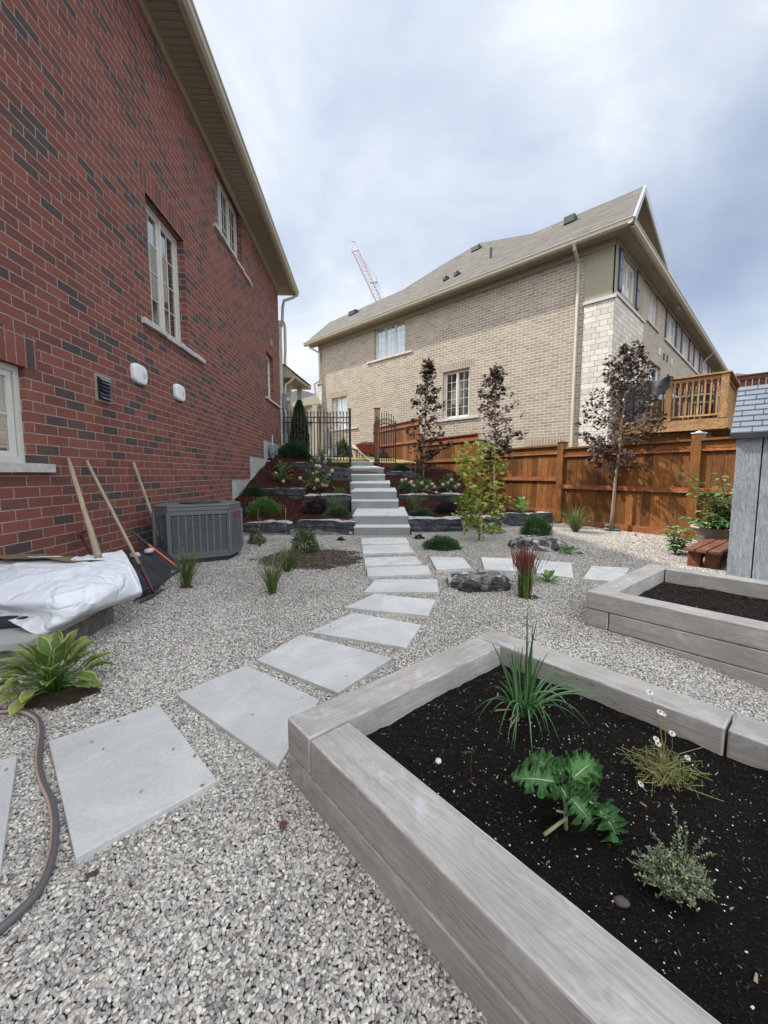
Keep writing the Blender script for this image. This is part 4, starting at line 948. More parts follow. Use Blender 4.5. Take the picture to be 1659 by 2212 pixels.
for k in range(8): a=k*math.pi/4; mb.tube([cc+Vector((.03*math.cos(a),.03*math.sin(a),zb_+.032)),cc+Vector((.25*math.cos(a),.25*math.sin(a),zb_+.030))],.003,4)
fg=mb.build('fan_grille',m_acd,ac)
mb=MB(); mb.prism([(cc.x+.25*math.cos(k*math.pi/12),cc.y+.25*math.sin(k*math.pi/12)) for k in range(24)],zb_+.0255,zb_+.028); mb.build('fan_opening',m_acd,ac)
q1=Vector((*P[1],0)); q2=Vector((*P[2],0)); bf=Fr(q1,q2-q1); mb=MB(); mb.box(bf,.12,.22,.0065,.012,zb_-.13,zb_-.08); mb.build('badge',m_redp,ac)
mb=MB(); mb.prism(inset(P,.1),.0,.055); mb.build('base_pad',m_dark,ac)
# ================================================================ COVERED STONE WALL, TARP, FABRIC
c1=gp(66,1452);c2=gp(249,1341); back=-2.9
P=[(c1.x-1.2,c1.y-.35),(c1.x,c1.y),(c2.x,c2.y),(c2.x-.35,c2.y+.35),(-2.95,3.25),(-3.0,1.5)]
sw=thing('stone_planter','low unfinished stone planter wall with slate cap beneath the white sheet','planter',(-2.2,2.4,0))
mb=MB(); 
rr=random.Random(5)
Pa=[Vector((P[0][0],P[0][1],0)),Vector((c1.x,c1.y,0)),Vector((c2.x,c2.y,0)),Vector((P[3][0],P[3][1],0)),Vector((-2.9,3.25,0))]
for s_,(a,b) in enumerate(zip(Pa,Pa[1:])):
    fr=Fr(a,b-a); Lg=(b-a).length; u=0
    while u<Lg-.01:
        l=min(rr.uniform(.22,.4),Lg-u); 
        if Lg-u-l<.1: l=Lg-u
        if s_==2 and False: pass
        mb.box(fr,u+.002,u+l-.002,-.2+s_*.001,rr.uniform(-.012,.006),-.05,.135); u+=l
mb.build('block',m_ledge,sw,bevel=.012)
mb=MB(); I=lambda p,d:p
mb.prism([(P[0][0],P[0][1]-.02),(c1.x+.02,c1.y-.02),(c2.x+.02,c2.y-.01),(c2.x-.30,c2.y+.33),(-2.9,3.2),(-3.0,1.2)],.137,.178); mb.build('cap_slab',m_conc,sw,bevel=.004)
mb=MB(); mb.prism([(P[0][0]+.1,P[0][1]+.25),(c1.x-.12,c1.y+.18),(c2.x-.12,c2.y+.02),(c2.x-.32,c2.y+.2),(-2.9,3.1),(-2.95,1.5)],.179,.24); mb.build('hollow_shade',m_fabric,sw,bevel=.02)  # black block added under the sheet to stand for the dark hollow's shade
def patch(ctrl,nu,nv,amp,seed,name,mat,thick=.004):
    Rr=len(ctrl); Cc=len(ctrl[0]); C=[[gp(*q) if len(q)==3 else Vector(q[1:]) for q in row] for row in ctrl]
    def cr(p0,p1,p2,p3,t): return .5*((2*p1)+(-p0+p2)*t+(2*p0-5*p1+4*p2-p3)*t*t+(-p0+3*p1-3*p2+p3)*t**3)
    def row(r,u):
        x=u*(Cc-1); i=min(int(x),Cc-2); t=x-i; g_=lambda k:C[r][max(0,min(Cc-1,k))]; return cr(g_(i-1),g_(i),g_(i+1),g_(i+2),t)
    V=[]
    for j in range(nv+1):
        y=j/nv*(Rr-1); r=min(int(y),Rr-2); t=y-r
        for i in range(nu+1):
            u=i/nu; g_=lambda k:row(max(0,min(Rr-1,k)),u); p=cr(g_(r-1),g_(r),g_(r+1),g_(r+2),t)
            q=Vector((p.x*1.5+seed,p.y*1.5,p.z*2)); q.x+=.3*noise.noise(q*2); rd=max(0,1-abs(noise.noise(q))*6)**1.1; r2_=max(0,1-abs(noise.noise(q*2.3+Vector((7,3,1))))*7)**1.1; n1=noise.noise(q*1.3)
            p=p+Vector((.3,-.3,.7))*amp*(rd*.75+r2_*.45+n1*.8-.3); V.append(tuple(p))
    Fc=[(j*(nu+1)+i,j*(nu+1)+i+1,(j+1)*(nu+1)+i+1,(j+1)*(nu+1)+i) for j in range(nv) for i in range(nu)]
    me=bpy.data.meshes.new(name); c=Vector(V[0]); me.from_pydata([tuple(Vector(v)-c) for v in V],[],Fc); me.materials.append(mat); me.polygons.foreach_set('use_smooth',[True]*len(Fc))
    o=bpy.data.objects.new(name,me); o.location=c; COL.objects.link(o); ORG[o.name]=c
    md=o.modifiers.new('s','SOLIDIFY'); md.thickness=thick; return o
o=patch([[(-90,1200,.42),(60,1200,.43),(160,1204,.43),(215,1200,.43),(262,1190,.42)],
 [(-90,1240,.40),(60,1245,.41),(160,1235,.42),(230,1228,.42),(284,1218,.39)],
 [(-90,1300,.32),(60,1295,.35),(150,1280,.37),(240,1262,.36),(298,1245,.32)],
 [(-90,1305,.29),(50,1322,.26),(130,1335,.25),(220,1305,.26),(306,1276,.235)],
 [(-90,1318,.26),(15,1338,.235),(92,1366,.183),(200,1322,.19),(303,1288,.18)]],130,100,.032,3,'white_sheet',m_tarp)
tag(o,'crumpled white landscape fabric sheet thrown over the stone planter','sheet')
mb=MB(); a=gp(-60,1196,.47); b=gp(204,1207,.455); dd=(b-a).normalized(); s_=Vector((dd.y,-dd.x,0)); 
for k in range(6):
    p0=a+(b-a)*k/6; p1=a+(b-a)*(k+1)/6; h=.012*math.sin(k*2.1); h1=.012*math.sin((k+1)*2.1)
    A_=[p0+s_*.05+Vector((0,0,h)),p1+s_*.05+Vector((0,0,h1)),p1-s_*.4+Vector((0,0,h1-.085)),p0-s_*.4+Vector((0,0,h-.085))]
    mb.face(A_); dz=Vector((0,0,-.008)); mb.face([q+dz for q in A_]); mb.face([A_[0],A_[1],A_[1]+dz,A_[0]+dz])
tag(mb.build('cardboard_sheet',m_card),'flattened brown cardboard lying on top of the white sheet against the brick wall','cardboard')
o=patch([[(262,1186,.20),(300,1186,.21),(340,1180,.20),(366,1184,.14),(384,1192,.08)],[(268,1205,.22),(303,1200,.23),(345,1190,.20),(372,1195,.12),(390,1208,.05)],[(285,1240,.15),(315,1236,.14),(350,1225,.11),(374,1222,.06),(388,1222,.03)],[(297,1283,.07),(325,1273,.065),(350,1256,.05),(374,1240,.03),(388,1235,.02)]],60,48,.035,9,'black_fabric',m_fabric)
tag(o,'crumpled black landscape fabric heaped between the white sheet and the air conditioner','fabric')
mb=MB(); a=gp(297,1292);b=gp(385,1240); fr=Fr(a,b-a); mb.box(fr,0,(b-a).length*.6,-.1,.0,-.02,.05); mb.box(fr,(b-a).length*.6+.01,(b-a).length,-.1,-.02,-.02,.045); o=mb.build('edging_stone',m_ledge,bevel=.01); tag(o,'pale flat stones half under the black fabric','stone')
for k,(x,y,z,r_) in enumerate(((322,1190,.26,.06),(292,1199,.25,.055))):
    p=gp(x,y,z); pebble('stone',p,r_,m_sill,('larger pale block stone','smaller pale block stone')[k]+' resting on the black fabric heap by the tool handles','stone',sq=(1,.8,.5),seed=k+5)
# ================================================================ TOOLS
def onwall(px,py,off=.02):
    q=pln(px,py,RH(0,off,0)[:2],RH.n[:2]); return q
def mk(name,label,cat,base): return thing(name,label,cat,tuple(base))
def rnd(p,q,n=8): return [p+(q-p)*i/n for i in range(n+1)]
top=onwall(147,990,.03); bot=gp(213,1204,.44); t_=mk('shovel','long thick wooden handle leaning on the brick wall, leftmost of the leaning tools','shovel',bot)
mb=MB(); mb.tube(rnd(top,bot),[.012]+[.019]*5+[.021,.023,.024],10); mb.build('handle',m_handle,t_,smooth=True)
a=onwall(178,1162,.05); b=gp(205,1207,.40); t_=mk('spade','dark red short-handled spade hidden behind the thick wooden handle','spade',b)
mb=MB(); mb.tube(rnd(a,b,4),.016,8); mb.tube([a+Vector((.0,-.045,.06)),a+Vector((0,.045,.06))],.012,8); mb.tube([a,a+Vector((0,-.045,.06))],.01,6); mb.tube([a,a+Vector((0,.045,.06))],.01,6); mb.build('handle',m_rust,t_,smooth=True)
top=onwall(187,996,.03); bot=gp(333,1281,.03); t_=mk('rake','garden rake with long wooden handle and rusty socket, second of the leaning tools','rake',bot)
mid=top+(bot-top)*.8; mb=MB(); mb.tube(rnd(top,mid),.0145,10); mb.build('handle',m_handle,t_,smooth=True)
mb=MB(); mb.tube(rnd(mid,bot,3),[.016,.016,.014,.01],8); mb.build('socket',m_rust,t_,smooth=True)
mb=MB(); r0=gp(303,1301,.02); r1=gp(352,1273,.02); dr=(r1-r0).normalized(); mb.tube([r0,(r0+r1)/2+Vector((.02,-.03,.0)),r1],.008,6)
for k in range(13):
    p=r0+(r1-r0)*k/12; mb.tube([p,p+Vector((-.05,.03,.015)),p+Vector((-.07,.05,-.005))],.004,4)
mb.build('rake_head',m_dark,t_)
top=onwall(288,999,.03); bot=gp(345,1158,.34); mid=top+(bot-top)*.93; t_=mk('long_handled_shovel','pale worn handle with a yellow ring leaning beside the air conditioner','shovel',gp(352,1185,.2))
mb=MB(); mb.tube(rnd(top,mid),.0155,10); mb.build('handle',m_handle,t_,smooth=True)
mb=MB(); mb.tube([mid,bot],.0175,10); mb.build('ring',m_yellow,t_); mb=MB(); mb.tube([bot,gp(356,1188,.2)],.015,8); mb.build('socket',m_dark,t_)
a=onwall(283,1147,.2); b=gp(385,1226,.04); m_=a+(b-a)*.36; t_=mk('pry_bar','bar with black grip and bright orange shaft lying across the black fabric','pry bar',b)
mb=MB(); mb.tube([a,m_],.013,8); mb.build('grip',m_dark,t_); mb=MB(); mb.tube([m_,b],.010,8); mb.build('shaft',m_orange,t_)
# ================================================================ HOSE
pts=[gp(x,y,.015) for x,y in ((-60,1545),(0,1537),(30,1535),(60,1540),(83,1556),(89,1585),(85,1620),(84,1655),(92,1690),(108,1725),(117,1765),(118,1800),(113,1845),(98,1895),(75,1935),(40,1972),(5,2003),(-40,2035))]
hp=[]
for i in range(len(pts)-1):
    p0,p1,p2,p3=pts[max(0,i-1)],pts[i],pts[i+1],pts[min(len(pts)-1,i+2)]
    for k in range(6):
        t=k/6; hp.append(.5*((2*p1)+(-p0+p2)*t+(2*p0-5*p1+4*p2-p3)*t*t+(-p0+3*p1-3*p2+p3)*t**3))
hp.append(pts[-1])
mb=MB(); mb.tube(hp,.0108,14); tag(mb.build('garden_hose',m_hose,smooth=True),'dark grey garden hose with a pink stripe looping over the gravel','hose')
# ================================================================ SHED
SD=Fr((3.42,3.93,0),(.722,-.692)); sh_=thing('garden_shed','small grey resin shed with shingle-pattern lid roof at the right edge','shed',(3.42,3.93,0))
sz=1.43; sw_=1.5; sd_=1.1
for k in range(8):
    mb=MB(); u0=k*.1875; mb.box(SD,u0+.005,u0+.1825,-.04,0.0,.02,sz,along='z'); mb.build('wall_panel',m_shed,sh_,bevel=.004)
mb=MB(); mb.box(SD,.0,sw_,-.045,-.041,.02,sz); mb.build('panel_backing',m_dark,sh_)
mb=MB()
for k in range(4): mb.box(SD,.0,.04,-sd_+k*.27,-sd_+k*.27+.265,.02,sz,along='z')
mb.box(SD,sw_-.04,sw_,-sd_,-.05,.02,sz); mb.box(SD,.04,sw_-.04,-sd_,-sd_+.04,.02,sz); mb.build('side_panel',m_shed,sh_)
mb=MB(); ov=.05; pitch=.86; rd_=.62
def SR(u,b,dz=0): return SD(u,ov-b,sz+.01+b*pitch+dz)
mb.face([SR(-ov,0),SR(sw_+ov,0),SR(sw_+ov,rd_),SR(-ov,rd_)]); mb.face([SR(-ov,0,-.04),SR(sw_+ov,0,-.04),SR(sw_+ov,0),SR(-ov,0)])
mb.face([SR(-ov,0,-.04),SR(-ov,0),SR(-ov,rd_),SR(-ov,rd_,-.04)])
q=lambda u:SD(u,ov-2*rd_,sz+.01)
mb.face([SR(-ov,rd_),SR(sw_+ov,rd_),q(sw_+ov),q(-ov)]); mb.face([SR(-ov+.06,0),SR(-ov+.06,rd_),q(-ov+.06)]); rfd=mb.build('roof',m_dark,sh_)
mb=MB(); rows=9; rr=random.Random(2)
for r_ in range(rows):
    b0=r_*rd_/rows; b1=(r_+1)*rd_/rows; u=-ov+(-.09 if r_%2 else 0)
    while u<sw_+ov:
        l=.155; u0=max(u,-ov); u1=min(u+l,sw_+ov)
        if u1-u0>.02:
            a_=[SR(u0+.004,b0+.001,.016),SR(u1-.004,b0+.001,.016),SR(u1-.004,b1-.001,.003),SR(u0+.004,b1-.001,.003)]
            mb.face(a_); mb.face([a_[0],a_[1],a_[1]-Vector((0,0,.011)),a_[0]-Vector((0,0,.011))])
        u+=l
mb.build('shingle_tiles',m_shedr,rfd)
mb=MB(); mb.box(SD,-ov+.0,sw_+ov,-.0,.052,sz-.035,sz+.005); mb.build('eave_trim',m_dark,sh_)
# ================================================================ BENCH
zb=.215; a=gp(1474.5,1183.5,zb); b=gp(1558.5,1197.5,zb); c=gp(1522,1158,zb); BN=Fr((a.x,a.y,0),(.64,-.77)); BN.n=Vector((-.77,-.64,0)); Wb=.34; 
bn=thing('low_bench','low red-brown slatted wooden bench in front of the taupe pot','bench',(a.x,a.y,0)); Lb=1.15
for k in range(3):
    mb=MB(); ww=Wb/3; mb.box(BN,k*ww+.008,(k+1)*ww-.008,0,-Lb,zb-.03,zb,along='v'); mb.build('slat',m_bench,bn,bevel=.003)
for v_ in (-.10,-Lb+.2):
    for u_ in (.03,Wb-.15): mb=MB(); mb.box(BN,u_,u_+.12,v_,v_-.12,0,zb-.031,along='z'); mb.build('leg',m_bench,bn)
for u_ in (.06,Wb-.09): mb=MB(); mb.box(BN,u_,u_+.04,-.225,-Lb+.205,.05,.09,along='v'); mb.build('stretcher',m_bench,bn)
# ================================================================ POT
pc=Vector((4.70,5.5,0))
pt=thing('plant_pot','large round taupe plastic pot behind the low bench','pot',tuple(pc))
def lathe(mb,c,prof,n=32):
    b=len(mb.v)
    for r_,z in prof:
        for k in range(n): a=2*math.pi*k/n; mb.v.append((c.x+r_*math.cos(a),c.y+r_*math.sin(a),c.z+z))
    for i in range(len(prof)-1):
        for k in range(n): k2=(k+1)%n; mb.f.append((b+i*n+k,b+i*n+k2,b+(i+1)*n+k2,b+(i+1)*n+k)); mb.uv.append([(0,0)]*4); mb.mi.append(0)
mb=MB(); lathe(mb,pc,[(.24,0),(.25,.02),(.30,.18),(.305,.185),(.305,.22),(.315,.225),(.335,.28),(.34,.30)]); mb.build('pot_body',m_pot,pt,smooth=True)
mb=MB(); lathe(mb,pc,[(.34,.295),(.365,.30),(.37,.315),(.36,.33),(.33,.33),(.32,.30),(.31,.26),(0,.27)]); mb.build('pot_rim',m_pot,pt,smooth=True)
# ================================================================ CAIRN
for k,(x,y,lab) in enumerate(((1313,1146,'taller'),(1331,1147,'shorter'))):
    g0=gm(x,y); t_=thing('stone_cairn',lab+' little stack of blue-grey stones at the foot of the right bronze maple','cairn',tuple(g0)); z=g0.z
    for r_,h in ((.075,.06),(.05,.035),(.065,.03))[:3-k]:
        bm=bmesh.new(); bmesh.ops.create_icosphere(bm,subdivisions=3,radius=1)
        for v_ in bm.verts: v_.co=Vector((v_.co.x*r_*(1+.1*noise.noise(v_.co*2)),v_.co.y*r_,v_.co.z*h*.5))
        me=bpy.data.meshes.new('stone'); bm.to_mesh(me); bm.free(); me.materials.append(m_shedr); me.polygons.foreach_set('use_smooth',[True]*len(me.polygons))
        o=bpy.data.objects.new('stone',me); o.location=(0,0,z+h*.5-g0.z); o.parent=t_; COL.objects.link(o); z+=h*.92
# ================================================================ DECK
DK=Fr((8.18,9.74,0),(.712,.702)); DK.n=Vector((.722,-.692,0))   # u away to the right, -v back to the house
dk=thing('wooden_deck','raised wooden deck with baluster railing behind the fence on the right','deck',(8.18,9.74,0))
zf=2.42; DL=4.6; DW=2.35
mb=MB()
for k in range(17): mb.box(DK,0,DL,-DW+k*.138,-DW+k*.138+.133,zf-.03,zf)
mb.build('floor',m_deck,dk)
mb=MB(); mb.box(DK,-.04,DL,-.0,.04,zf-.25,zf-.031); mb.box(DK,-.04,0,-DW,-.001,zf-.27,zf-.031,along='v')
for k in range(8): mb.box(DK,.3+k*.5,.34+k*.5,-DW,-.001,zf-.25,zf-.031,along='v')
mb.build('joist',m_deck,dk)
mb=MB(); mb.box(DK,.55,.67,-1.6,-.35,zf-.44,zf-.271,along='v'); mb.box(DK,.3,4,-.6,-.45,zf-.40,zf-.272); mb.build('beam',m_deck,dk)
for u_,v_ in ((.6,-.5),(.6,-2.1),(3.5,-.5),(3.5,-2.1)): mb=MB(); mb.box(DK,u_-.07,u_+.07,v_-.07,v_+.07,-.3,zf-.45,along='z'); mb.build('post',m_deck,dk)
rt=zf+1.07
for u_,v_ in ((.05,-.07),(.05,-1.18),(.05,-DW+.07),(DL/2,-.07),(DL-.05,-.07)): mb=MB(); mb.box(DK,u_-.07,u_+.07,v_-.07,v_+.07,zf+.001,rt-.036,along='z'); mb.build('post',m_deck,dk)
mb=MB(); mb.box(DK,-.05,.13,-DW,.05,rt-.035,rt,along='v'); mb.box(DK,.131,DL,-.13,.05,rt-.035,rt)
mb.box(DK,.02,.06,-DW+.14,-.14,rt-.12,rt-.036,along='v'); mb.box(DK,.02,.06,-DW+.14,-.14,zf+.07,zf+.11,along='v'); mb.box(DK,.14,DL,-.09,-.05,rt-.12,rt-.036); mb.box(DK,.14,DL,-.09,-.05,zf+.07,zf+.11); mb.build('handrail',m_deck,dk)
for k in range(18):
    v_=-.2-k*.122
    if abs(v_+1.18)<.08: continue
    mb=MB(); mb.box(DK,.018,.056,v_-.019,v_+.019,zf+.11,rt-.12,along='z'); mb.build('baluster',m_deck,dk)
for k in range(30):
    u_=.25+k*.145
    if u_>DL-.1: break
    mb=MB(); mb.box(DK,u_-.066,u_+.066,-.10,-.082,zf+.05,rt-.1,along='z'); mb.build('baluster',m_deck,dk)
PF=Fr((10.65,13.6,0),(.722,-.692)); pf=thing('privacy_fence','dark red-brown slatted privacy fence beyond the deck','fence',(10.65,13.6,2))
mb=MB()
for k in range(46): u_=-2.4+k*.155; mb.box(PF,u_,u_+.13,-.01,.01,1.2,4.1,along='z')
mb.build('boards',m_deckd,pf)
mb=MB(); mb.box(PF,-2.4,4.8,.011,.05,4.0,4.12); mb.box(PF,-2.4,4.8,.011,.05,2.5,2.6); mb.box(PF,-2.4,4.8,-.06,.08,4.121,4.16); mb.build('rail',m_deckd,pf)
for u_ in (-2.4,0.05,2.5,4.8): mb=MB(); mb.box(PF,u_-.07,u_+.07,-.14,-.02,-.3,4.1,along='z'); mb.build('post',m_deckd,pf)
# draped cover
def dr(u,v,z): return DK(u,v,z)
V_=[];Fc=[];nu,nv=34,26
for j in range(nv+1):
    for i in range(nu+1):
        s=i/nu; v=-2.25+1.15*s; t=j/nv*1.25-.35
        if t<0: u_=.04-t*1.0; z=rt+.03-.25*(-t)*2
        else: u_=-.07-.08*math.sin(s*19)*min(1,t*3)-.05; z=rt+.03-t*(.72+.42*math.sin(s*4.2+.4))
        z+=.03*math.sin(s*15); p=dr(u_,v,z); p+=Vector((0,0,.02*noise.noise(Vector((s*6,t*5,0))))); V_.append(tuple(p))
Fc=[(j*(nu+1)+i,j*(nu+1)+i+1,(j+1)*(nu+1)+i+1,(j+1)*(nu+1)+i) for j in range(nv) for i in range(nu)]
me=bpy.data.meshes.new('grill_cover'); me.from_pydata(V_,[],Fc); me.materials.append(m_fabric2); me.polygons.foreach_set('use_smooth',[True]*len(Fc)); o=bpy.data.objects.new('grill_cover',me); COL.objects.link(o); tag(o,'dark grey cloth cover draped over the deck railing','cover')
tb=thing('patio_table','aqua-topped metal patio table seen through the deck railing','table',tuple(DK(1.3,-1.0,zf)))
mb=MB(); mb.box(DK,.8,1.8,-1.7,-.4,zf+.70,zf+.73); mb.build('tabletop',m_cush,tb)
for u_ in (.9,1.7):
    for v_ in (-1.6,-.5): mb=MB(); mb.tube([DK(u_,v_,zf),DK(u_,v_,zf+.70)],.02,6); mb.build('leg',m_blk,tb)
ch0=None
def chair(u,v,lab):
    c=thing('patio_chair',lab,'chair',tuple(DK(u,v,zf)),'metal patio chairs on the deck')
    mb=MB(); mb.box(DK,u-.22,u+.22,v-.22,v+.22,zf+.42,zf+.45); mb.build('seat',m_cush,c)
    for a in(-.2,.2):
        for b in(-.2,.2): mb=MB(); mb.tube([DK(u+a,v+b,zf),DK(u+a,v+b,zf+.42)],.013,6); mb.build('leg',m_blk,c)
    mb=MB(); mb.tube([DK(u-.22,v-.2,zf+.42),DK(u-.24,v-.2,zf+.8),DK(u-.25,v-.1,zf+.9),DK(u-.25,v+.1,zf+.9),DK(u-.24,v+.2,zf+.8),DK(u-.22,v+.2,zf+.42)],.015,6)
    for k in range(4): mb.tube([DK(u-.23,v-.19,zf+.5+k*.09),DK(u-.23,v+.19,zf+.5+k*.09)],.008,5)
    mb.build('backrest',m_blk,c)
chair(.45,-1.45,'black metal patio chair nearer the draped cover on the deck'); chair(.45,-.55,'black metal patio chair nearer the deck corner post')
gr=thing('grill','silver-lidded grill behind the deck railing','grill',tuple(DK(2.9,-1.7,zf)))
mb=MB(); mb.box(DK,2.6,3.3,-2.0,-1.5,zf+.1,zf+.85); mb.build('cabinet',m_dark,gr); mb=MB(); mb.box(DK,2.55,3.35,-2.0,-1.5,zf+.86,zf+1.12); mb.build('lid',m_pipe,gr,bevel=.08)
# ================================================================ BEYOND THE GATE
wb=gm(788,987); wbt=thing('wheelbarrow','red wheelbarrow heaped with soil beyond the gate','wheelbarrow',(-.75,15.4,gl(-.75,15.4)))
c=Vector((-.62,15.4,gl(-.75,15.4)-.16))
mb=MB(); q=[(-.45,-.3),(.45,-.33),(.45,.33),(-.45,.3)]; q2=[(-.2,-.2),(.25,-.2),(.25,.2),(-.2,.2)]
A_=[c+Vector((x,y,.66)) for x,y in q]; B_=[c+Vector((x,y,.33)) for x,y in q2]
for i in range(4): mb.face([A_[i],A_[(i+1)%4],B_[(i+1)%4],B_[i]])
mb.face(B_); mb.build('tray',m_redp,wbt)
mb=MB(); 
for s_ in (-.22,.22): mb.tube([c+Vector((-.75,s_*1.2,.55)),c+Vector((0,s_,.32)),c+Vector((.6,s_*.4,.22))],.018,6); mb.tube([c+Vector((-.3,s_,.36)),c+Vector((-.33,s_,.0)),c+Vector((-.1,s_,.33))],.014,6)
mb.build('frame',m_dark,wbt)
mb=MB(); mb.tube([c+Vector((.6,-.04,.19)),c+Vector((.6,.04,.19))],.19,16); mb.build('wheel',m_dark,wbt)
bm=bmesh.new(); bmesh.ops.create_icosphere(bm,subdivisions=4,radius=1)
for v_ in bm.verts: n=1+.2*noise.noise(v_.co*4)+.12*noise.noise(v_.co*11); v_.co=Vector((v_.co.x*.4*n,v_.co.y*.28*n,v_.co.z*.13*n))
me=bpy.data.meshes.new('soil_heap'); bm.to_mesh(me); bm.free(); me.materials.append(m_dirt); o=bpy.data.objects.new('soil_heap',me); o.location=c+Vector((0,0,.64)); COL.objects.link(o); stuff(o,'brown soil heaped in the red wheelbarrow','soil')
mb=MB(); a=atY(762,962,15.0); b=atY(806,1000,13.6); d_=(b-a).normalized(); s_=Vector((0,1,0)); n=d_.cross(s_).normalized()
A_=[a-s_*.1,b-s_*.1,b+s_*.1,a+s_*.1]; mb.face([p+n*.02 for p in A_],[(0,0),(1.5,0),(1.5,.2),(0,.2)]); mb.face([p-n*.02 for p in A_],[(0,0),(1.5,0),(1.5,.2),(0,.2)]); 
for i in range(4): mb.face([A_[i]+n*.02,A_[(i+1)%4]+n*.02,A_[(i+1)%4]-n*.02,A_[i]-n*.02],[(0,0),(1.5,0),(1.5,.04),(0,.04)])
tag(mb.build('plank',m_lum),'new pale plank sloping down beside the gate hinge','plank')
# tools leaning on the iron fence
for k,(x0,y0,x1,y1,w0,lab) in enumerate(((691,900,690,985,.03,'pale round stake standing behind the iron fence'),(708,925,724,985,.022,'dark spade handle leaning behind the iron fence'),)):
    a=atY(x0,y0,13.15); b=atY(x1,y1,13.2); t_=thing('garden_stake' if k==0 else 'spade',lab,'stake' if k==0 else 'spade',tuple(b)); mb=MB(); mb.tube([a,b],w0,8); mb.build('handle',m_handle,t_)
    if k==1: mb=MB(); s=b-a; mb.face([b+Vector((-.08,0,.3)),b+Vector((.08,0,.3)),b+Vector((.07,0,0)),b+Vector((-.07,0,0))]); mb.build('blade',m_pipe,t_)
bb=thing('cement_bag','white bag slumped behind the iron fence','bag',(-2.05,13.6,1.45))
bm=bmesh.new(); bmesh.ops.create_icosphere(bm,subdivisions=3,radius=1)
for v_ in bm.verts: v_.co=Vector((v_.co.x*.24,v_.co.y*.15,v_.co.z*.16))*(1+.2*noise.noise(v_.co*2))
me=bpy.data.meshes.new('bag_body'); bm.to_mesh(me); bm.free(); me.materials.append(m_white); me.polygons.foreach_set('use_smooth',[True]*len(me.polygons)); o=bpy.data.objects.new('bag_body',me); o.location=(0,0,.12); o.parent=bb; COL.objects.link(o)
# distant houses
def far_house(c,wx,wy,h,rh,label):
    t_=thing('distant_house',label,'house',tuple(c)); fr=Fr(c,(1,.3)); mb=MB(); mb.box(fr,-wx,wx,-wy,wy,0,h); mb.build('wall',m_tan,t_)
    mb=MB(); a=[fr(-wx-.4,-wy-.4,h),fr(wx+.4,-wy-.4,h),fr(wx+.4,wy+.4,h),fr(-wx-.4,wy+.4,h)]; p,q=fr(-wx*.4,0,h+rh),fr(wx*.4,0,h+rh)
    mb.face([a[0],a[1],q,p],[(0,0),(10,0),(8,5),(2,5)]); mb.face([a[2],a[3],p,q],[(0,0),(10,0),(8,5),(2,5)]); mb.face([a[1],a[2],q],[(0,0),(5,0),(3,5)]); mb.face([a[3],a[0],p],[(0,0),(5,0),(3,5)]); mb.build('roof',m_shing,t_)
far_house(Vector((-10.5,42,1.5)),5,5,4.4,3.2,'distant house roof showing between the two houses')
far_house(Vector((44,50,-1)),4,5,11.0,3.2,'distant roof peeking over the dark privacy fence')
# ================================================================ CRANE
Yc=160; cr=thing('tower_crane','distant lattice crane boom rising above the roof ridge','crane',tuple(atY(830,660,Yc)))
def cq(x,y): return atY(x,y,Yc)
b0=cq(828,670); b1=cq(765,535); ax=(b1-b0); Lc=ax.length; ax.normalize(); sd=Vector((ax.z,0,-ax.x)); wz=1.05; 
mb=MB(); off=[(-1,-1),(1,-1),(1,1),(-1,1)]
ch=[lambda t,o=o:b0+ax*Lc*t+sd*o[0]*wz+Vector((0,o[1]*wz,0)) for o in off]
for c_ in ch: mb.tube([c_(0),c_(1)],.16,4)
mb.build('boom_chord',m_crane,cr)
mb=MB(); n=16
for k in range(n):
    for j in range(4):
        c1_,c2_=ch[j],ch[(j+1)%4]; mb.tube([c1_(k/n),c2_((k+1)/n)],.10,4); mb.tube([c1_(k/n),c2_(k/n)],.08,4)
mb.build('lattice',m_crane,cr)
mb=MB(); tip=cq(763,521); mb.tube([b1+sd*wz,tip,b1-sd*wz],.15,4); mb.tube([cq(759,545),cq(775,538)],.35,4); mb.tube([cq(799,611),cq(815,609)],.45,4); mb.tube([tip+Vector((-1,0,0)),tip+Vector((1,0,0))],.15,4); mb.build('boom_head',m_craneb,cr)
mb=MB()
for a_,b_ in (((786,562),(813,600)),((813,600),(831,650)),((813,600),(822,640)),((813,600),(809,622)),((813,592),(815,640)),((804,622),(803,655)),((801,622),(800,655))): mb.tube([cq(*a_),cq(*b_)],.09,4)
mb.build('cable',m_craneb,cr)
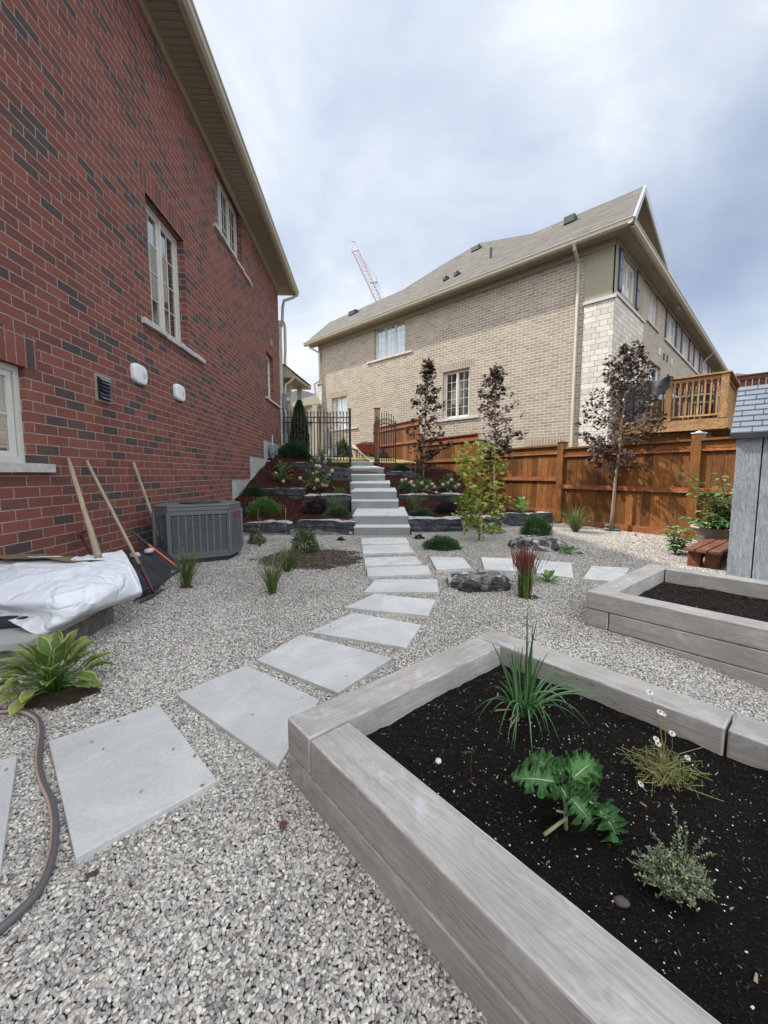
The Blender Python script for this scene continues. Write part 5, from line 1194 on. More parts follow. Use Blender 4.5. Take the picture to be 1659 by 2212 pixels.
# ================================================================ PLANTS
Rv=lambda a,b: random.uniform(a,b)
def rdir(up=0):
    while True:
        v=Vector((Rv(-1,1),Rv(-1,1),Rv(-1,1)))
        if .05<v.length<1: v.normalize(); v.z+=up; return v.normalized()
def diamond(mb,p,d,l,w,mi=0,fold=.25):
    s=d.cross(rdir()).normalized(); n=s.cross(d)
    m=p+d*l*.45
    mb.face([p,m+s*w-n*w*fold,p+d*l,m-s*w-n*w*fold],mi=mi)
MAPLE=[(0,0),(.12,.10),(.42,.02),(.34,.22),(.55,.34),(.34,.42),(.30,.62),(.12,.55),(0,1.0),(-.12,.55),(-.30,.62),(-.34,.42),(-.55,.34),(-.34,.22),(-.42,.02),(-.12,.10)]
def maple(mb,p,d,n,l,mi=0):
    s=d.cross(n).normalized(); n=s.cross(d).normalized(); cu=Rv(-.5,.1)
    c=p+d*l*.35; P=[]
    for x,y in MAPLE: P.append(p+d*y*l+s*x*l*1.15+n*(abs(x)*Rv(-.35,.1)+cu*y*y*.5)*l)
    # two halves (one island)
    b=len(mb.v); mb.v+=[tuple(q) for q in P]; k=len(P)
    mb.f.append(tuple(b+i for i in range(0,9))); mb.uv.append([(0,0)]*9); mb.mi.append(mi)
    mb.f.append((b+8,)+tuple(b+i for i in range(9,16))+(b,)); mb.uv.append([(0,0)]*9); mb.mi.append(mi)
def ovl(mb,p,d,n,l,w,mi=0,bend=.3,seg=4,uvs=True,wav=0):
    """curved strap/oval leaf, midrib folded"""
    s=d.cross(n).normalized(); n=s.cross(d).normalized(); b=len(mb.v); c=Vector(p); dd=d.copy(); st=l/seg
    for i in range(seg+1):
        t=i/seg; ww=w*math.sin(math.pi*min(1,(t*.93+.05)))**.8 if i<seg else 0.0008
        wv=wav*math.sin(t*17+l*99)*w
        mb.v+=[tuple(c-s*ww+n*(ww*.35+wv)),tuple(c),tuple(c+s*ww+n*(ww*.35-wv))]
        dd=(dd+Vector((0,0,-bend/seg))).normalized(); n=s.cross(dd); c=c+dd*st
    for i in range(seg):
        for j in range(2):
            a=b+i*3+j; mb.f.append((a,a+1,a+4,a+3)); u0,u1=j/2,(j+1)/2; mb.uv.append([(u0,i/seg),(u1,i/seg),(u1,(i+1)/seg),(u0,(i+1)/seg)]); mb.mi.append(mi)
def finish(mb,name,mat,root,smooth=False): return mb.build(name,mat,root,smooth=smooth)
def ext(px0,px1,pyt,base):
    """world half width and height at base depth"""
    Y=base.y; a=atY(px0,pyt,Y); b=atY(px1,pyt,Y); return (b.x-a.x)/2,(a.z-base.z),(a.x+b.x)/2
def mound(name,label,cat,px0,px1,pyt,bpx,bpy,mat,n=2600,ll=(.03,.06),ww=.006,flat=1.,group=None,stems=True,base=None,lay=.35,dy=1.):
    b=base or gm(bpx,bpy); hw,h,cx_=ext(px0,px1,pyt,b); c=Vector((cx_,b.y+hw*.6*dy,b.z-.01)); h=max(h,.05)
    t=thing(name,label,cat,tuple(c),group); mb=MB(); sd=Rv(0,99)
    lob=[(rdir(.3),Rv(.75,1.1)) for _ in range(26)]
    for l_ in lob: l_[0].z=abs(l_[0].z)
    for _ in range(n):
        d=rdir(); d.z=abs(d.z); r=Rv(.45,1)**.5
        k=.80+.30*noise.noise(Vector((d.x*2.6+sd,d.y*2.6,d.z*2.6)))+.18*noise.noise(Vector((d.x*7+sd,d.y*7,d.z*7)))
        p=c+Vector((d.x*hw*r*k*1.06,d.y*hw*r*k*dy,d.z*h*r*k*1.06))
        if p.z<gl(p.x,p.y)+.004: p.z=gl(p.x,p.y)+.004
        gd=(d*.9+rdir()*lay+Vector((0,0,.25))).normalized()
        L_=Rv(*ll)
        for j in range(2): diamond(mb,p+rdir()*.006,(gd+rdir()*.45).normalized(),L_*Rv(.6,1),ww)
    finish(mb,'foliage',mat,t)
    mb=MB()
    for _ in range(14):
        d=rdir(.4); d.z=abs(d.z); mb.tube([c,c+Vector((d.x*hw*.5,d.y*hw*.5,d.z*h*.5)),c+Vector((d.x*hw*.8,d.y*hw*.8,d.z*h*.8))],[.006,.004,.002],4)
    finish(mb,'stem',m_barkd,t); return t
def blades(mb,c,n,h,spread,w,lean=.5,mi=0,seg=5,droop=.8,r0=.03):
    for _ in range(n):
        a=Rv(0,6.283); ln=abs(random.gauss(0,lean)); d=Vector((math.cos(a)*ln,math.sin(a)*ln,1)).normalized(); L_=h*Rv(.6,1.08)/max(.6,d.z); 
        p=c+Vector((math.cos(a)*Rv(0,r0),math.sin(a)*Rv(0,r0),-.01)); s=Vector((-math.sin(a+Rv(-.8,.8)),math.cos(a+Rv(-.8,.8)),0)).normalized()
        b=len(mb.v); dd=d.copy(); st=L_/seg
        for i in range(seg+1):
            t=i/seg; ww=w*(1-t*t)*.9+.0005; mb.v+=[tuple(p-s*ww),tuple(p+s*ww)]
            dd=(dd+Vector((math.cos(a)*droop*t*.22,math.sin(a)*droop*t*.22,-droop*t*.25))).normalized(); p=p+dd*st
        for i in range(seg): mb.f.append((b+2*i,b+2*i+1,b+2*i+3,b+2*i+2)); mb.uv.append([(0,0)]*4); mb.mi.append(mi)
def grass(name,label,px0,px1,pyt,bpx,bpy,n=110,plumes=(),group='ornamental grass clumps',w=.0035,mat=None,lean=.46,base=None,droop=1.3):
    b=base or gm(bpx,bpy); hw,h,_=ext(px0,px1,pyt,b); t=thing(name,label,'grass',tuple(b),group); mb=MB()
    blades(mb,b,n,h*.98,hw,w,lean=min(1,lean*hw/h*1.5+.05),droop=droop); finish(mb,'blades',mat or m_grass,t)
    for k,(ppx,ppy,ln) in enumerate(plumes):
        q=atY(ppx,ppy,b.y); mb=MB(); m_=(b+q)/2+Vector((Rv(-.01,.01),0,0)); mb.tube([b,m_,q],.0016,4); ax=(q-m_).normalized()
        for i in range(70):
            u=Rv(0,1); p=q-ax*ln*(1-u); diamond(mb,p,(ax+rdir()*.35).normalized(),Rv(.012,.022),.0022)
        finish(mb,'plume',m_plume,t)
    return t
def hostap(name,label,px0,px1,pyt,bpx,bpy,mat,n=22,lw=.04,group='hostas',base=None,tall=1.,asp=3.2,leafL=None):
    b=base or gm(bpx,bpy); hw,h,_=ext(px0,px1,pyt,b); t=thing(name,label,'hosta',tuple(b),group); mb=MB(); sm_=MB()
    for i in range(n):
        a=i*2.4+Rv(-.3,.3); el=.25+1.1*(i/n); d=Vector((math.cos(a)*math.cos(el),math.sin(a)*math.cos(el),math.sin(el)))
        ll=leafL or hw*.62; reach=max(.02,hw*.95*math.cos(el)-ll*.55*math.cos(el)); hz=h*.62*math.sin(el)*tall
        p1=b+Vector((math.cos(a)*reach,math.sin(a)*reach,hz)); sm_.tube([b+Vector((math.cos(a)*.02,math.sin(a)*.02,0)),b+(p1-b)*.5+Vector((0,0,hz*.25)),p1],[.005,.0045,.003],5)
        dd=(d+Vector((0,0,.1))).normalized(); ovl(mb,p1,dd,Vector((0,0,1)),ll*Rv(.7,1.25),ll/asp*Rv(.8,1.15),bend=Rv(.5,1.2),seg=7,wav=.12)
    finish(mb,'leaves',mat,t,smooth=True); finish(sm_,'stalks',m_hostg,t,smooth=True); return t
def hydr(label,px0,px1,pyt,bpx,bpy,blooms,base=None,n=260,group='hydrangeas on the bank'):
    b=base or gm(bpx,bpy); hw,h,cx_=ext(px0,px1,pyt,b); t=thing('hydrangea',label,'hydrangea',tuple(b),group); mb=MB(); sm_=MB()
    for _ in range(n):
        d=rdir(.5); d.z=abs(d.z); r=Rv(.3,1); p=Vector((cx_,b.y,b.z+h*.15))+Vector((d.x*hw*r,d.y*hw*.8*r,d.z*h*.8*r)); o=(d+Vector((0,0,Rv(-.5,.4)))+rdir()*.5).normalized(); ovl(mb,p,o,rdir(1),Rv(.05,.085),Rv(.018,.026),bend=.5,seg=3)
    for _ in range(12):
        d=rdir(.6); d.z=abs(d.z); sm_.tube([b,b+Vector((d.x*hw*.4,d.y*hw*.3,d.z*h*.5)),b+Vector((d.x*hw*.8,d.y*hw*.7,d.z*h*.9))],[.006,.004,.003],4)
    finish(mb,'leaves',m_hyd,t); finish(sm_,'stems',m_barkd,t)
    for bx_,by_,r_ in blooms:
        q=atY(bx_,by_,b.y-hw*Rv(.1,.6)); fm=MB()
        for _ in range(130):
            d=rdir(.1); p=q+d*r_*Rv(.75,1.0); s=d.cross(rdir()).normalized(); n_=s.cross(d); e=r_*.24
            fm.face([p-s*e,p-n_*e,p+s*e,p+n_*e])
        fm.tube([b,(b+q)/2+Vector((0,0,.03)),q],.003,4); finish(fm,'bloom',m_hydf,t)
    return t
def tree(name,label,cat,bpx,bpy,top,prof,mat,leaf=(.07,.11),nl=750,base=None,tr=.022,lean=0,trunk_mat=None,group=None,nb=26,stake=False):
    """prof: list of (py, px_left, px_right) outlining the crown"""
    b=base or gm(bpx,bpy); t=thing(name,label,cat,tuple(b),group)
    tp=atY(top[0],top[1],b.y); mb=MB(); path=[b+(tp-b)*(i/10)+Vector((.012*math.sin(i*1.7),.01*math.cos(i*1.3),0))*(0 if i==0 else 1) for i in range(11)]
    path[0]=path[0]-Vector((0,0,.03)); mb.tube(path,[tr*(1-.085*i) for i in range(11)],8); finish(mb,'trunk',trunk_mat or m_bark,t,smooth=True)
    lf=MB(); lev=[]
    for py,l,r in prof:
        a=atY(l,py,b.y); c=atY(r,py,b.y); lev.append((a.z,(a.x+c.x)/2,(c.x-a.x)/2))
    lev.sort(); zs=[l[0] for l in lev]
    def at(z):
        k0=lerpk(z,[(l[0],l[1]) for l in lev]); k1=lerpk(z,[(l[0],l[2]) for l in lev]); return k0,k1
    tw=[]
    def trunkx(z):
        u=max(0,min(1,(z-b.z)/(tp.z-b.z))); return b+(tp-b)*u
    for i in range(nb):
        z=zs[0]+(zs[-1]-zs[0])*((i+.5)/nb)**.9; cx_,rw=at(z); a=i*2.4+Rv(-.4,.4); L_=rw*Rv(.7,1.02); z0=z-L_*.45; z0=max(z0,zs[0]-.12); o=trunkx(z0)
        e=Vector((cx_+math.cos(a)*L_,b.y+math.sin(a)*L_*.85,z)); m_=(o+e)/2+Vector((0,0,-.06*L_)); br=MB(); br.tube([o,m_,e],[tr*.35,tr*.25,tr*.10],5); finish(br,'branch',m_barkd,t,smooth=True); tw.append((o,m_,e))
    def bez(q,u): return q[0]*(1-u)**2+q[1]*2*u*(1-u)+q[2]*u*u
    # leaf clusters hang on twigs
    ncl=max(20,int(nl/5.5))
    for _ in range(ncl):
        q=random.choice(tw); u=Rv(.2,1)**.6*1.04; c=bez(q,u)+rdir()*.06
        if Rv(0,1)<.4:
            z=Rv(zs[0],zs[-1]); cx_,rw=at(z); a=Rv(0,6.28); r_=rw*Rv(.15,1)**.7; c=Vector((cx_+math.cos(a)*r_,b.y+math.sin(a)*r_*.85,z))
        for j in range(int(Rv(3,9))):
            p=c+rdir()*Rv(.02,.12); out=(p-trunkx(p.z)); out.z=0; out=out.normalized() if out.length>.01 else rdir()
            d=(out*.8+rdir()*.7+Vector((0,0,-.35))).normalized(); maple(lf,p,d,(Vector((0,0,1))+rdir()*.7).normalized(),Rv(*leaf))
    for _ in range(30): 
        u=Rv(.75,1); p=b+(tp-b)*u; 
        for j in range(2): maple(lf,p+rdir()*.04,rdir(-.1),rdir(1),Rv(*leaf)*.8)
    finish(lf,'leaves',mat,t)
    if stake: mb=MB(); mb.tube([b+Vector((.03,-.02,-.02)),b+Vector((.035,-.02,.45))],.008,6); finish(mb,'stake',m_lum,t)
    return t
# --- trees
tree('bronze_maple','narrow dark bronze-leaved maple next to the open iron gate, trunk rising from the upper bank','tree',913,1041,(924,780),[(778,922,927),(810,915,935),(850,903,950),(880,888,960),(930,880,965),(965,888,968),(985,895,945),(1008,896,910)],m_map,leaf=(.075,.115),nl=1100,base=Vector(((913-CX)/F*11,11,gl(1.06,11))),tr=.035,nb=30)
tree('bronze_maple','middle bronze maple, loosely leaved, rising behind the yellow-green maple','tree',1068,1095,(1072,790),[(795,1065,1080),(825,1040,1092),(860,1030,1112),(905,1028,1125),(940,1035,1130),(970,1045,1105),(985,1055,1085)],m_map,leaf=(.06,.095),nl=1000,base=Vector(((1068-CX)/F*8.6,8.6,gl(2.38,8.6))),tr=.026)
tree('bronze_maple','largest bronze maple standing right before the fence in front of the wooden deck, pale trunk','tree',1322,1147,(1362,752),[(748,1350,1375),(790,1312,1394),(830,1288,1404),(880,1256,1415),(925,1250,1432),(960,1265,1442),(985,1278,1405),(1003,1285,1385)],m_map,leaf=(.05,.08),nl=2300,base=Vector(((1322-CX)/F*7.42,7.42,0)),tr=.034,nb=36)
tree('golden_maple','small yellow-green maple growing in the gravel in front of the rock row','tree',1034,1168,(1040,955),[(958,985,1095),(985,968,1108),(1010,985,1100),(1040,990,1085),(1075,985,1105),(1105,992,1090),(1140,1010,1060)],m_lime,leaf=(.05,.078),nl=900,tr=.014,stake=True,nb=26)
# --- left gravel plants
grass('ornamental_grass','grass clump in front of the air conditioner',366,428,1170,402,1266,n=120)
grass('ornamental_grass','grass clump standing alone in the gravel with thin dark blades',545,628,1190,588,1284,n=110,lean=.35)
grass('ornamental_grass','grass clump at the edge of the brown dirt patch with one tall dry plume',585,665,1163,621,1236,n=140,plumes=[(617,1095,.16)],lean=.35)
grass('feather_grass','thin feather grass with two dry plumes beside the small shrub by the air conditioner',548,575,1145,561,1180,n=25,plumes=[(557,1098,.18),(562,1120,.12),(625,1086,.02)][:2])
mound('boxwood_shrub','small boxwood shrub right beside the air conditioner','shrub',530,570,1138,546,1176,m_box,n=700,ll=(.015,.03),ww=.006)
mound('boxwood_shrub','larger olive green shrub above the brown dirt patch','shrub',616,690,1134,660,1196,m_box,n=1900,ll=(.015,.032),ww=.006)
mound('heuchera','tiny dark red plant on the gravel left of the first slab','plant',727,744,1160,735,1168,m_purp,n=120,ll=(.02,.035),ww=.008)
mound('heuchera','tiny dark red plant on the gravel right of the steps','plant',893,918,1153,905,1165,m_purp,n=160,ll=(.02,.035),ww=.008)
hostap('hosta','big variegated yellow-edged hosta at the left edge below the stone planter','',236,1368,118,1518,m_hosta,n=1) if False else None
HB=gp(118,1492); hostap('hosta','big variegated yellow-edged hosta in front of the stone planter near the hose',20,222,1368,0,0,m_hosta,n=52,base=HB,asp=3.9,leafL=.125,tall=.9)
# --- left bank
def bk(px,Y,py=None): X=(px-CX)/F*Y; return Vector((X,Y,gl(X,Y)))
mound('juniper','bright green juniper mound behind the left bottom rock','juniper',516,609,1074,562,0,m_jun,n=3600,ll=(.025,.05),base=bk(562,7.5))
mound('juniper','dark spreading juniper against the concrete foundation','juniper',512,572,1046,540,0,m_jund,n=1600,ll=(.03,.06),base=bk(540,8.5))
mound('ninebark','purple-black leaved shrub in front of the middle left rocks','shrub',640,712,1068,676,0,m_purp,n=1200,ll=(.03,.055),ww=.011,base=bk(676,7.7))
mound('juniper','blue-green low juniper beside the left side of the steps','juniper',694,760,1094,727,0,m_junb,n=2200,ll=(.025,.05),base=bk(727,7.45))
grass('ornamental_grass','grass clump in front of the middle left rock next to the steps',700,750,1050,723,0,n=80,base=bk(723,7.9),lean=.4)
mound('juniper','small green juniper on the bank left of the upper steps','juniper',713,752,1047,733,0,m_jun,n=1000,ll=(.025,.045),base=bk(733,8.95))
hydr('hydrangea with few faded blooms below the gas meter',588,632,1012,608,0,[(576,1047,.035),(612,1040,.05),(638,1060,.04),(596,1022,.03)],base=bk(606,9.6),n=150)
hydr('hydrangea with cream blooms on the left bank beside the steps',648,722,1002,684,0,[(648,1033,.045),(685,1038,.055),(697,1048,.05),(704,1049,.045),(679,1055,.035),(690,1008,.05),(684,1020,.045),(717,1017,.05),(712,1026,.035),(676,1023,.035),(683,1006,.04)],base=bk(680,9.35),n=280)
hostap('hosta','bright green hosta on the bank beneath the dark yew',594,632,996,0,0,m_hostg,n=18,base=bk(612,10.3),asp=2.6)
mound('yew_shrub','big dark green yew below the cedar column','shrub',585,672,948,630,0,m_jund,n=4200,ll=(.035,.07),ww=.012,base=bk(630,11.6),dy=.7)
mound('juniper','low juniper on the rock edge left of the gate post','juniper',722,752,1012,738,0,m_jund,n=500,ll=(.03,.05),base=bk(738,11.3))
for k,(a,b_,pt_,x,lab) in enumerate(((668,692,972,680,'grass clump below the pale stake at the iron fence'),(690,706,955,697,'grass tuft growing through the iron fence'),(702,722,975,712,'blue-green grass tuft right of the pale stake'))):
    grass('ornamental_grass',lab,a,b_,pt_,x,0,n=60,base=bk(x,12.1+.1*k),w=.006)
# cedar column
cb=bk(650,13.6); t=thing('cedar_column','tall dark columnar cedar behind the iron fence','tree',tuple(cb)); hw,h,_=ext(631,669,868,cb); mb=MB()
for _ in range(9000):
    z=Rv(0,1); r=hw*min(1,(1-z)**.55*1.35)*(1+.15*noise.noise(Vector((z*9,_%7,0)))); a=Rv(0,6.28); q=Rv(.7,1)**.5; p=cb+Vector((math.cos(a)*r*q,math.sin(a)*r*q,z*h)); d=(Vector((math.cos(a)*.5,math.sin(a)*.5,1))+rdir()*.4).normalized(); diamond(mb,p,d,Rv(.05,.1),.014)
finish(mb,'crown',m_jund,t); mb=MB(); mb.tube([cb-Vector((0,0,.1)),cb+Vector((0,0,h*.8))],[.04,.01],6); finish(mb,'trunk',m_bark,t)
mound('shrub','round green shrub at the tan house wall seen through the iron fence','shrub',718,762,945,740,0,m_box,n=1500,ll=(.05,.08),ww=.02,base=bk(740,16.2),dy=.6)
grass('ornamental_grass','tan dry grass beside the gas meter of the tan house',762,782,945,771,0,n=60,base=bk(771,16.0),w=.01,mat=m_plume)
mound('shrub','small shrub behind the red wheelbarrow','shrub',780,812,960,795,0,m_box,n=700,ll=(.05,.08),ww=.02,base=bk(795,16.8),dy=.6)
tb_=bk(622,22); t=thing('young_tree','light green young tree behind the corner of the brick house','tree',tuple(tb_)); mb=MB()
for _ in range(500):
    p=atY(Rv(612,634),Rv(868,930),22); diamond(mb,p+rdir()*.1,rdir(),Rv(.1,.18),.05)
finish(mb,'leaves',m_lime,t); mb=MB(); mb.tube([tb_,atY(622,880,22)],[.06,.02],6); finish(mb,'trunk',m_bark,t)
# --- right bank
mound('juniper','blue-green juniper sprawling over the first right bottom rock','juniper',884,943,1097,915,0,m_junb,n=2200,ll=(.03,.055),base=bk(913,7.75))
mound('juniper','small blue-green juniper right of the middle steps','juniper',857,902,1040,878,0,m_junb,n=1300,ll=(.03,.05),base=bk(878,9.75))
hydr('hydrangea with pink-white blooms nearest the steps on the right bank',882,945,1033,912,0,[(888,1042,.055),(893,1050,.05),(911,1044,.05),(921,1052,.05),(933,1046,.055),(938,1052,.05),(925,1063,.045),(943,1064,.045)],base=bk(912,9.95),n=240)
hydr('hydrangea with greenish blooms in front of the fence on the right bank',948,988,1022,966,0,[(957,1047,.05),(968,1043,.055),(975,1037,.05),(984,1052,.055),(990,1048,.05),(973,1063,.04)],base=bk(966,9.95),n=240)
hydr('small hydrangea just below the upper right rock',862,884,1035,872,0,[(868,1038,.05),(876,1036,.045)],base=bk(872,10.3),n=70)
mound('juniper','small dark juniper on the upper right rock by the gate','juniper',847,886,998,866,0,m_jund,n=1300,ll=(.03,.06),base=bk(866,11.5))
grass('ornamental_grass','grass clump with long stems between the right middle and bottom rocks',870,925,1045,893,0,n=80,base=bk(893,8.4),plumes=[(886,1000,.05),(897,1005,.03)],lean=.35)
mound('ninebark','purple-brown leaved shrub on the right lower terrace','shrub',935,1004,1080,968,0,m_purp,n=1300,ll=(.03,.055),ww=.012,base=bk(968,8.1))
mound('juniper','bright green juniper behind the golden maple','juniper',968,1045,1066,1006,0,m_jun,n=2400,ll=(.03,.055),base=bk(1006,8.6))
hostap('hosta','upright green hosta against the fence on the right lower terrace',1100,1152,1070,0,0,m_hostg,n=20,base=bk(1126,8.75),asp=2.8)
hostap('hosta','low green hosta in the gravel at the foot of the golden maple',1036,1090,1136,1062,1152,m_hostg,n=14,asp=2.)
mound('mugo_pine','round bright green mugo pine behind the rear boulder','pine',1131,1204,1112,1168,1158,m_mugo,n=3200,ll=(.05,.085),ww=.003,lay=.5)
grass('ornamental_grass','large arching grass clump against the fence post right of the mugo pine',1198,1285,1085,1243,1148,n=200,plumes=[(1222,1062,.2),(1230,1068,.16)],lean=.45,w=.004,base=gm(1243,1149))
BG=gm(1133,1290); t=thing('blood_grass','red-tipped green blood grass clump in front of the front boulder','grass',tuple(BG)); mb=MB(); hw,h,_=ext(1097,1187,1178,BG)
mb1=MB(); blades(mb1,BG,190,h*.72,hw,.0038,lean=.10,droop=.15,r0=.06); finish(mb1,'green_blades',m_blood,t)
mb2=MB()
for _ in range(170):
    a=Rv(0,6.28); ln=abs(random.gauss(0,.24)); r_=Rv(0,.065); p=BG+Vector((math.cos(a)*r_*(1+ln*3),math.sin(a)*r_,h*Rv(.42,.6))); d=Vector((math.cos(a)*ln,math.sin(a)*ln,1)).normalized(); ovl(mb2,p,d,rdir(),h*Rv(.25,.5),.0042,bend=Rv(0,.35),seg=3)
finish(mb2,'red_tips',m_bloodr,t)
mound('juniper','flat dark green juniper mat in the gravel right of the first slabs','juniper',914,1006,1160,960,1189,m_junb,n=3000,ll=(.02,.045),flat=.5)
hostap('hosta','small light green hosta at the right end of the rear boulder',1207,1252,1183,1230,1196,m_hostg,n=9,asp=2.)
hostap('hosta','small green hosta behind the blood grass on the side path edge',1157,1206,1236,1182,1258,m_hostg,n=12,asp=2.2)
# raspberries
def rasp(name,label,b,canes,n,lsz):
    t=thing(name,label,'plant',tuple(b)); mb=MB(); sm_=MB()
    for px_,py_,Yo in canes:
        e=atY(px_,py_,b.y+Yo); m_=Vector(((b.x*1.3+e.x*.7)/2,(b.y+e.y)/2,(b.z+e.z)/2+.12*(e.z-b.z))); sm_.tube([b,m_,e],[.006,.005,.003],5)
        for k in range(n):
            u=.25+.78*(k/n); p=b*(1-u)**2+m_*2*u*(1-u)+e*u*u; a=k*2.4
            for j in (-1,0,1):
                d=Vector((math.cos(a+j*.8),math.sin(a+j*.8),Rv(-.1,.35))).normalized(); ovl(mb,p+d*lsz*.4,d,Vector((0,0,1))+rdir()*.3,lsz*Rv(.8,1.2),lsz*.33,bend=.5,seg=3)
    finish(mb,'leaves',m_rasp,t); finish(sm_,'canes',m_barkd,t)
rasp('raspberry_bush','leafy raspberry bush growing out of the taupe pot',pc+Vector((0,0,.27)),[(1482,1022,-.1),(1555,1022,-.1),(1575,1055,.1),(1530,1060,-.2),(1500,1065,.1),(1560,1085,-.15),(1520,1105,-.2),(1485,1118,-.1),(1575,1110,-.2),(1545,1120,-.25),(1505,1128,-.3),(1590,1090,-.2),(1535,1132,-.3),(1560,1128,-.35)],15,.085)
rasp('raspberry_seedling','small pale green raspberry plant at the foot of the fence post',gm(1458,1196),[(1450,1130,0),(1480,1135,0),(1440,1150,0),(1495,1160,.1),(1462,1140,-.1),(1452,1175,-.1),(1475,1165,-.1)],9,.07)
# --- bed plants
def bq(px,py): 
    p=gp(px,py,.14); u,v,_=BED.inv(p); return Vector((p.x,p.y,soilz1(u,v)))
cb=bq(1128,1540); t=thing('chive_clump','clump of tall green chives in the far corner of the big raised bed','herb',tuple(cb)); mb=MB(); scap=(cb.y)
def chive(end,mid,r=.0032,base=None):
    o=(base or cb)+Vector((Rv(-.035,.035),Rv(-.03,.03),-.005)); n=10; P=[]
    for i in range(n+1): u=i/n; P.append(o*(1-u)**2+mid*2*u*(1-u)+end*u*u)
    mb.tube(P,[r*(1.15-.95*(i/n)**2) for i in range(n+1)],6)
for px_,py_ in ((1140,1316),(1137,1325),(1160,1340),(1063,1388),(1070,1400),(1093,1405),(1107,1410),(1120,1400),(1100,1400),(1112,1395),(1085,1440),(1130,1395),(1150,1350),(1183,1410),(1168,1420),(1090,1470),(1143,1380),(1125,1430),(1175,1460),(1078,1470),(1110,1450),(1150,1430),(1135,1410),(1100,1440),(1160,1440)):
    e=atY(px_,py_,cb.y+Rv(-.04,.06)); chive(e,(cb+e)/2+Vector((Rv(-.02,.02),Rv(-.02,.02),.04)),Rv(.0034,.0055))
for px_,py_ in ((1300,1527),(1348,1532),(1310,1508),(1272,1490),(1025,1570),(1045,1495),(1110,1630),(1020,1545),(1105,1622),(1190,1605),(1150,1632),(1172,1600),(1208,1610),(1260,1572),(1275,1575),(1240,1550),(1230,1560),(1215,1465),(1225,1480),(1060,1545),(1075,1600),(1095,1610),(1180,1590),(1250,1540),(1265,1515),(1245,1495)):
    g0=bq(px_,py_); e=g0+Vector((0,0,Rv(.004,.02))); m_=(cb+e)/2+Vector((0,0,Rv(.10,.20))); chive(e,m_,Rv(.0026,.004))
finish(mb,'leaves',m_chive,t,smooth=True)
mb=MB()
for _ in range(14): a=Rv(0,6.28); L_=Rv(.04,.12); mb.tube([cb+Vector((0,0,.012)),cb+Vector((math.cos(a)*L_*.5,math.sin(a)*L_*.5,.015)),cb+Vector((math.cos(a)*L_,math.sin(a)*L_,.004))],.002,4)
finish(mb,'dry_leaves',m_plume,t)
# kale
kb=bq(1222,1786); t=thing('kale_plant','frilly green kale with a bare pale stalk in the big raised bed','vegetable',tuple(kb)); mb=MB(); sm_=MB()
top_=atY(1215,1700,kb.y+.01)
sm_.tube([kb,kb+(top_-kb)*.5+Vector((.004,0,0)),top_],[.006,.005,.004],8); sm_.tube([kb+Vector((0,0,.03)),bq(1175,1801)+Vector((0,0,.006))],[.004,.005],7); sm_.tube([kb+Vector((0,0,.045)),kb+Vector((-.03,-.01,.06))],[.004,.003],6)
def kleaf(base,tip,w,up,seed):
    w*=1.12
    ax=tip-base; L_=ax.length; ax.normalize(); s=ax.cross(up).normalized(); n=s.cross(ax).normalized(); nu,nv=90,22
    b=len(mb.v)
    for i in range(nu+1):
        u=i/nu; prof=(math.sin(math.pi*min(1,u*.9+.08))**.6)*(.78+.22*math.sin(u*26+seed)) ; prof=prof if u>.12 else prof*.35
        for j in range(nv+1):
            v=j/nv*2-1; e=abs(v); fr=e**2.5
            lob=1+.24*e*(abs(math.sin(u*11+seed*3))-.4)+.10*math.sin(u*88+seed+v)*e
            p=base+ax*(L_*(u+.02*fr*math.sin(v*9+u*30)))+s*(v*w*prof*lob)+n*(.015*fr*math.sin(u*50+v*4+seed)+.008*fr*math.sin(u*113+v*11)+.25*w*e*(1-.0)-.35*L_*.3*u*u*2 + .004*noise.noise(Vector((u*9,v*6,seed))))
            mb.v.append(tuple(p))
    for i in range(nu):
        for j in range(nv): a=b+i*(nv+1)+j; mb.f.append((a,a+1,a+nv+2,a+nv+1)); mb.uv.append([(0,0)]*4); mb.mi.append(0)
    sm_.tube([base-ax*.0,base+ax*L_*.5+n*(.002-.35*L_*.3*.25*2),base+ax*L_*.9-n*(.35*L_*.3*.81*2-.002)],[.0022,.0014,.0006],6)
def kp(px,py,dy,): return atY(px,py,kb.y+dy)
UP=Vector((0,-.45,1)).normalized()
kleaf(kp(1205,1685,.01),kp(1150,1620,.10),.033,UP,1); kleaf(kp(1208,1690,.0),kp(1113,1672,-.0),.038,UP,2); kleaf(kp(1215,1690,.02),kp(1200,1625,.12),.030,UP,3)
kleaf(kp(1228,1690,.01),kp(1290,1632,.08),.042,UP,4); kleaf(kp(1225,1700,.0),kp(1292,1700,.05),.028,UP,5); kleaf(kp(1222,1715,-.01),kp(1285,1775,-.05),.040,UP,6); kleaf(kp(1282,1735,.0),kp(1362,1828,-.03),.036,UP,7); kleaf(kp(1210,1700,.0),kp(1225,1722,-.03),.030,UP,8)
sm_.tube([top_,kp(1250,1718,.0),kp(1290,1742,.0)],[.004,.003,.003],6)
finish(mb,'leaves',m_kale,t,smooth=True); finish(sm_,'stalk',M_plain('kale_stalk',(.36,.38,.22),.6,var=.1),t,smooth=True)
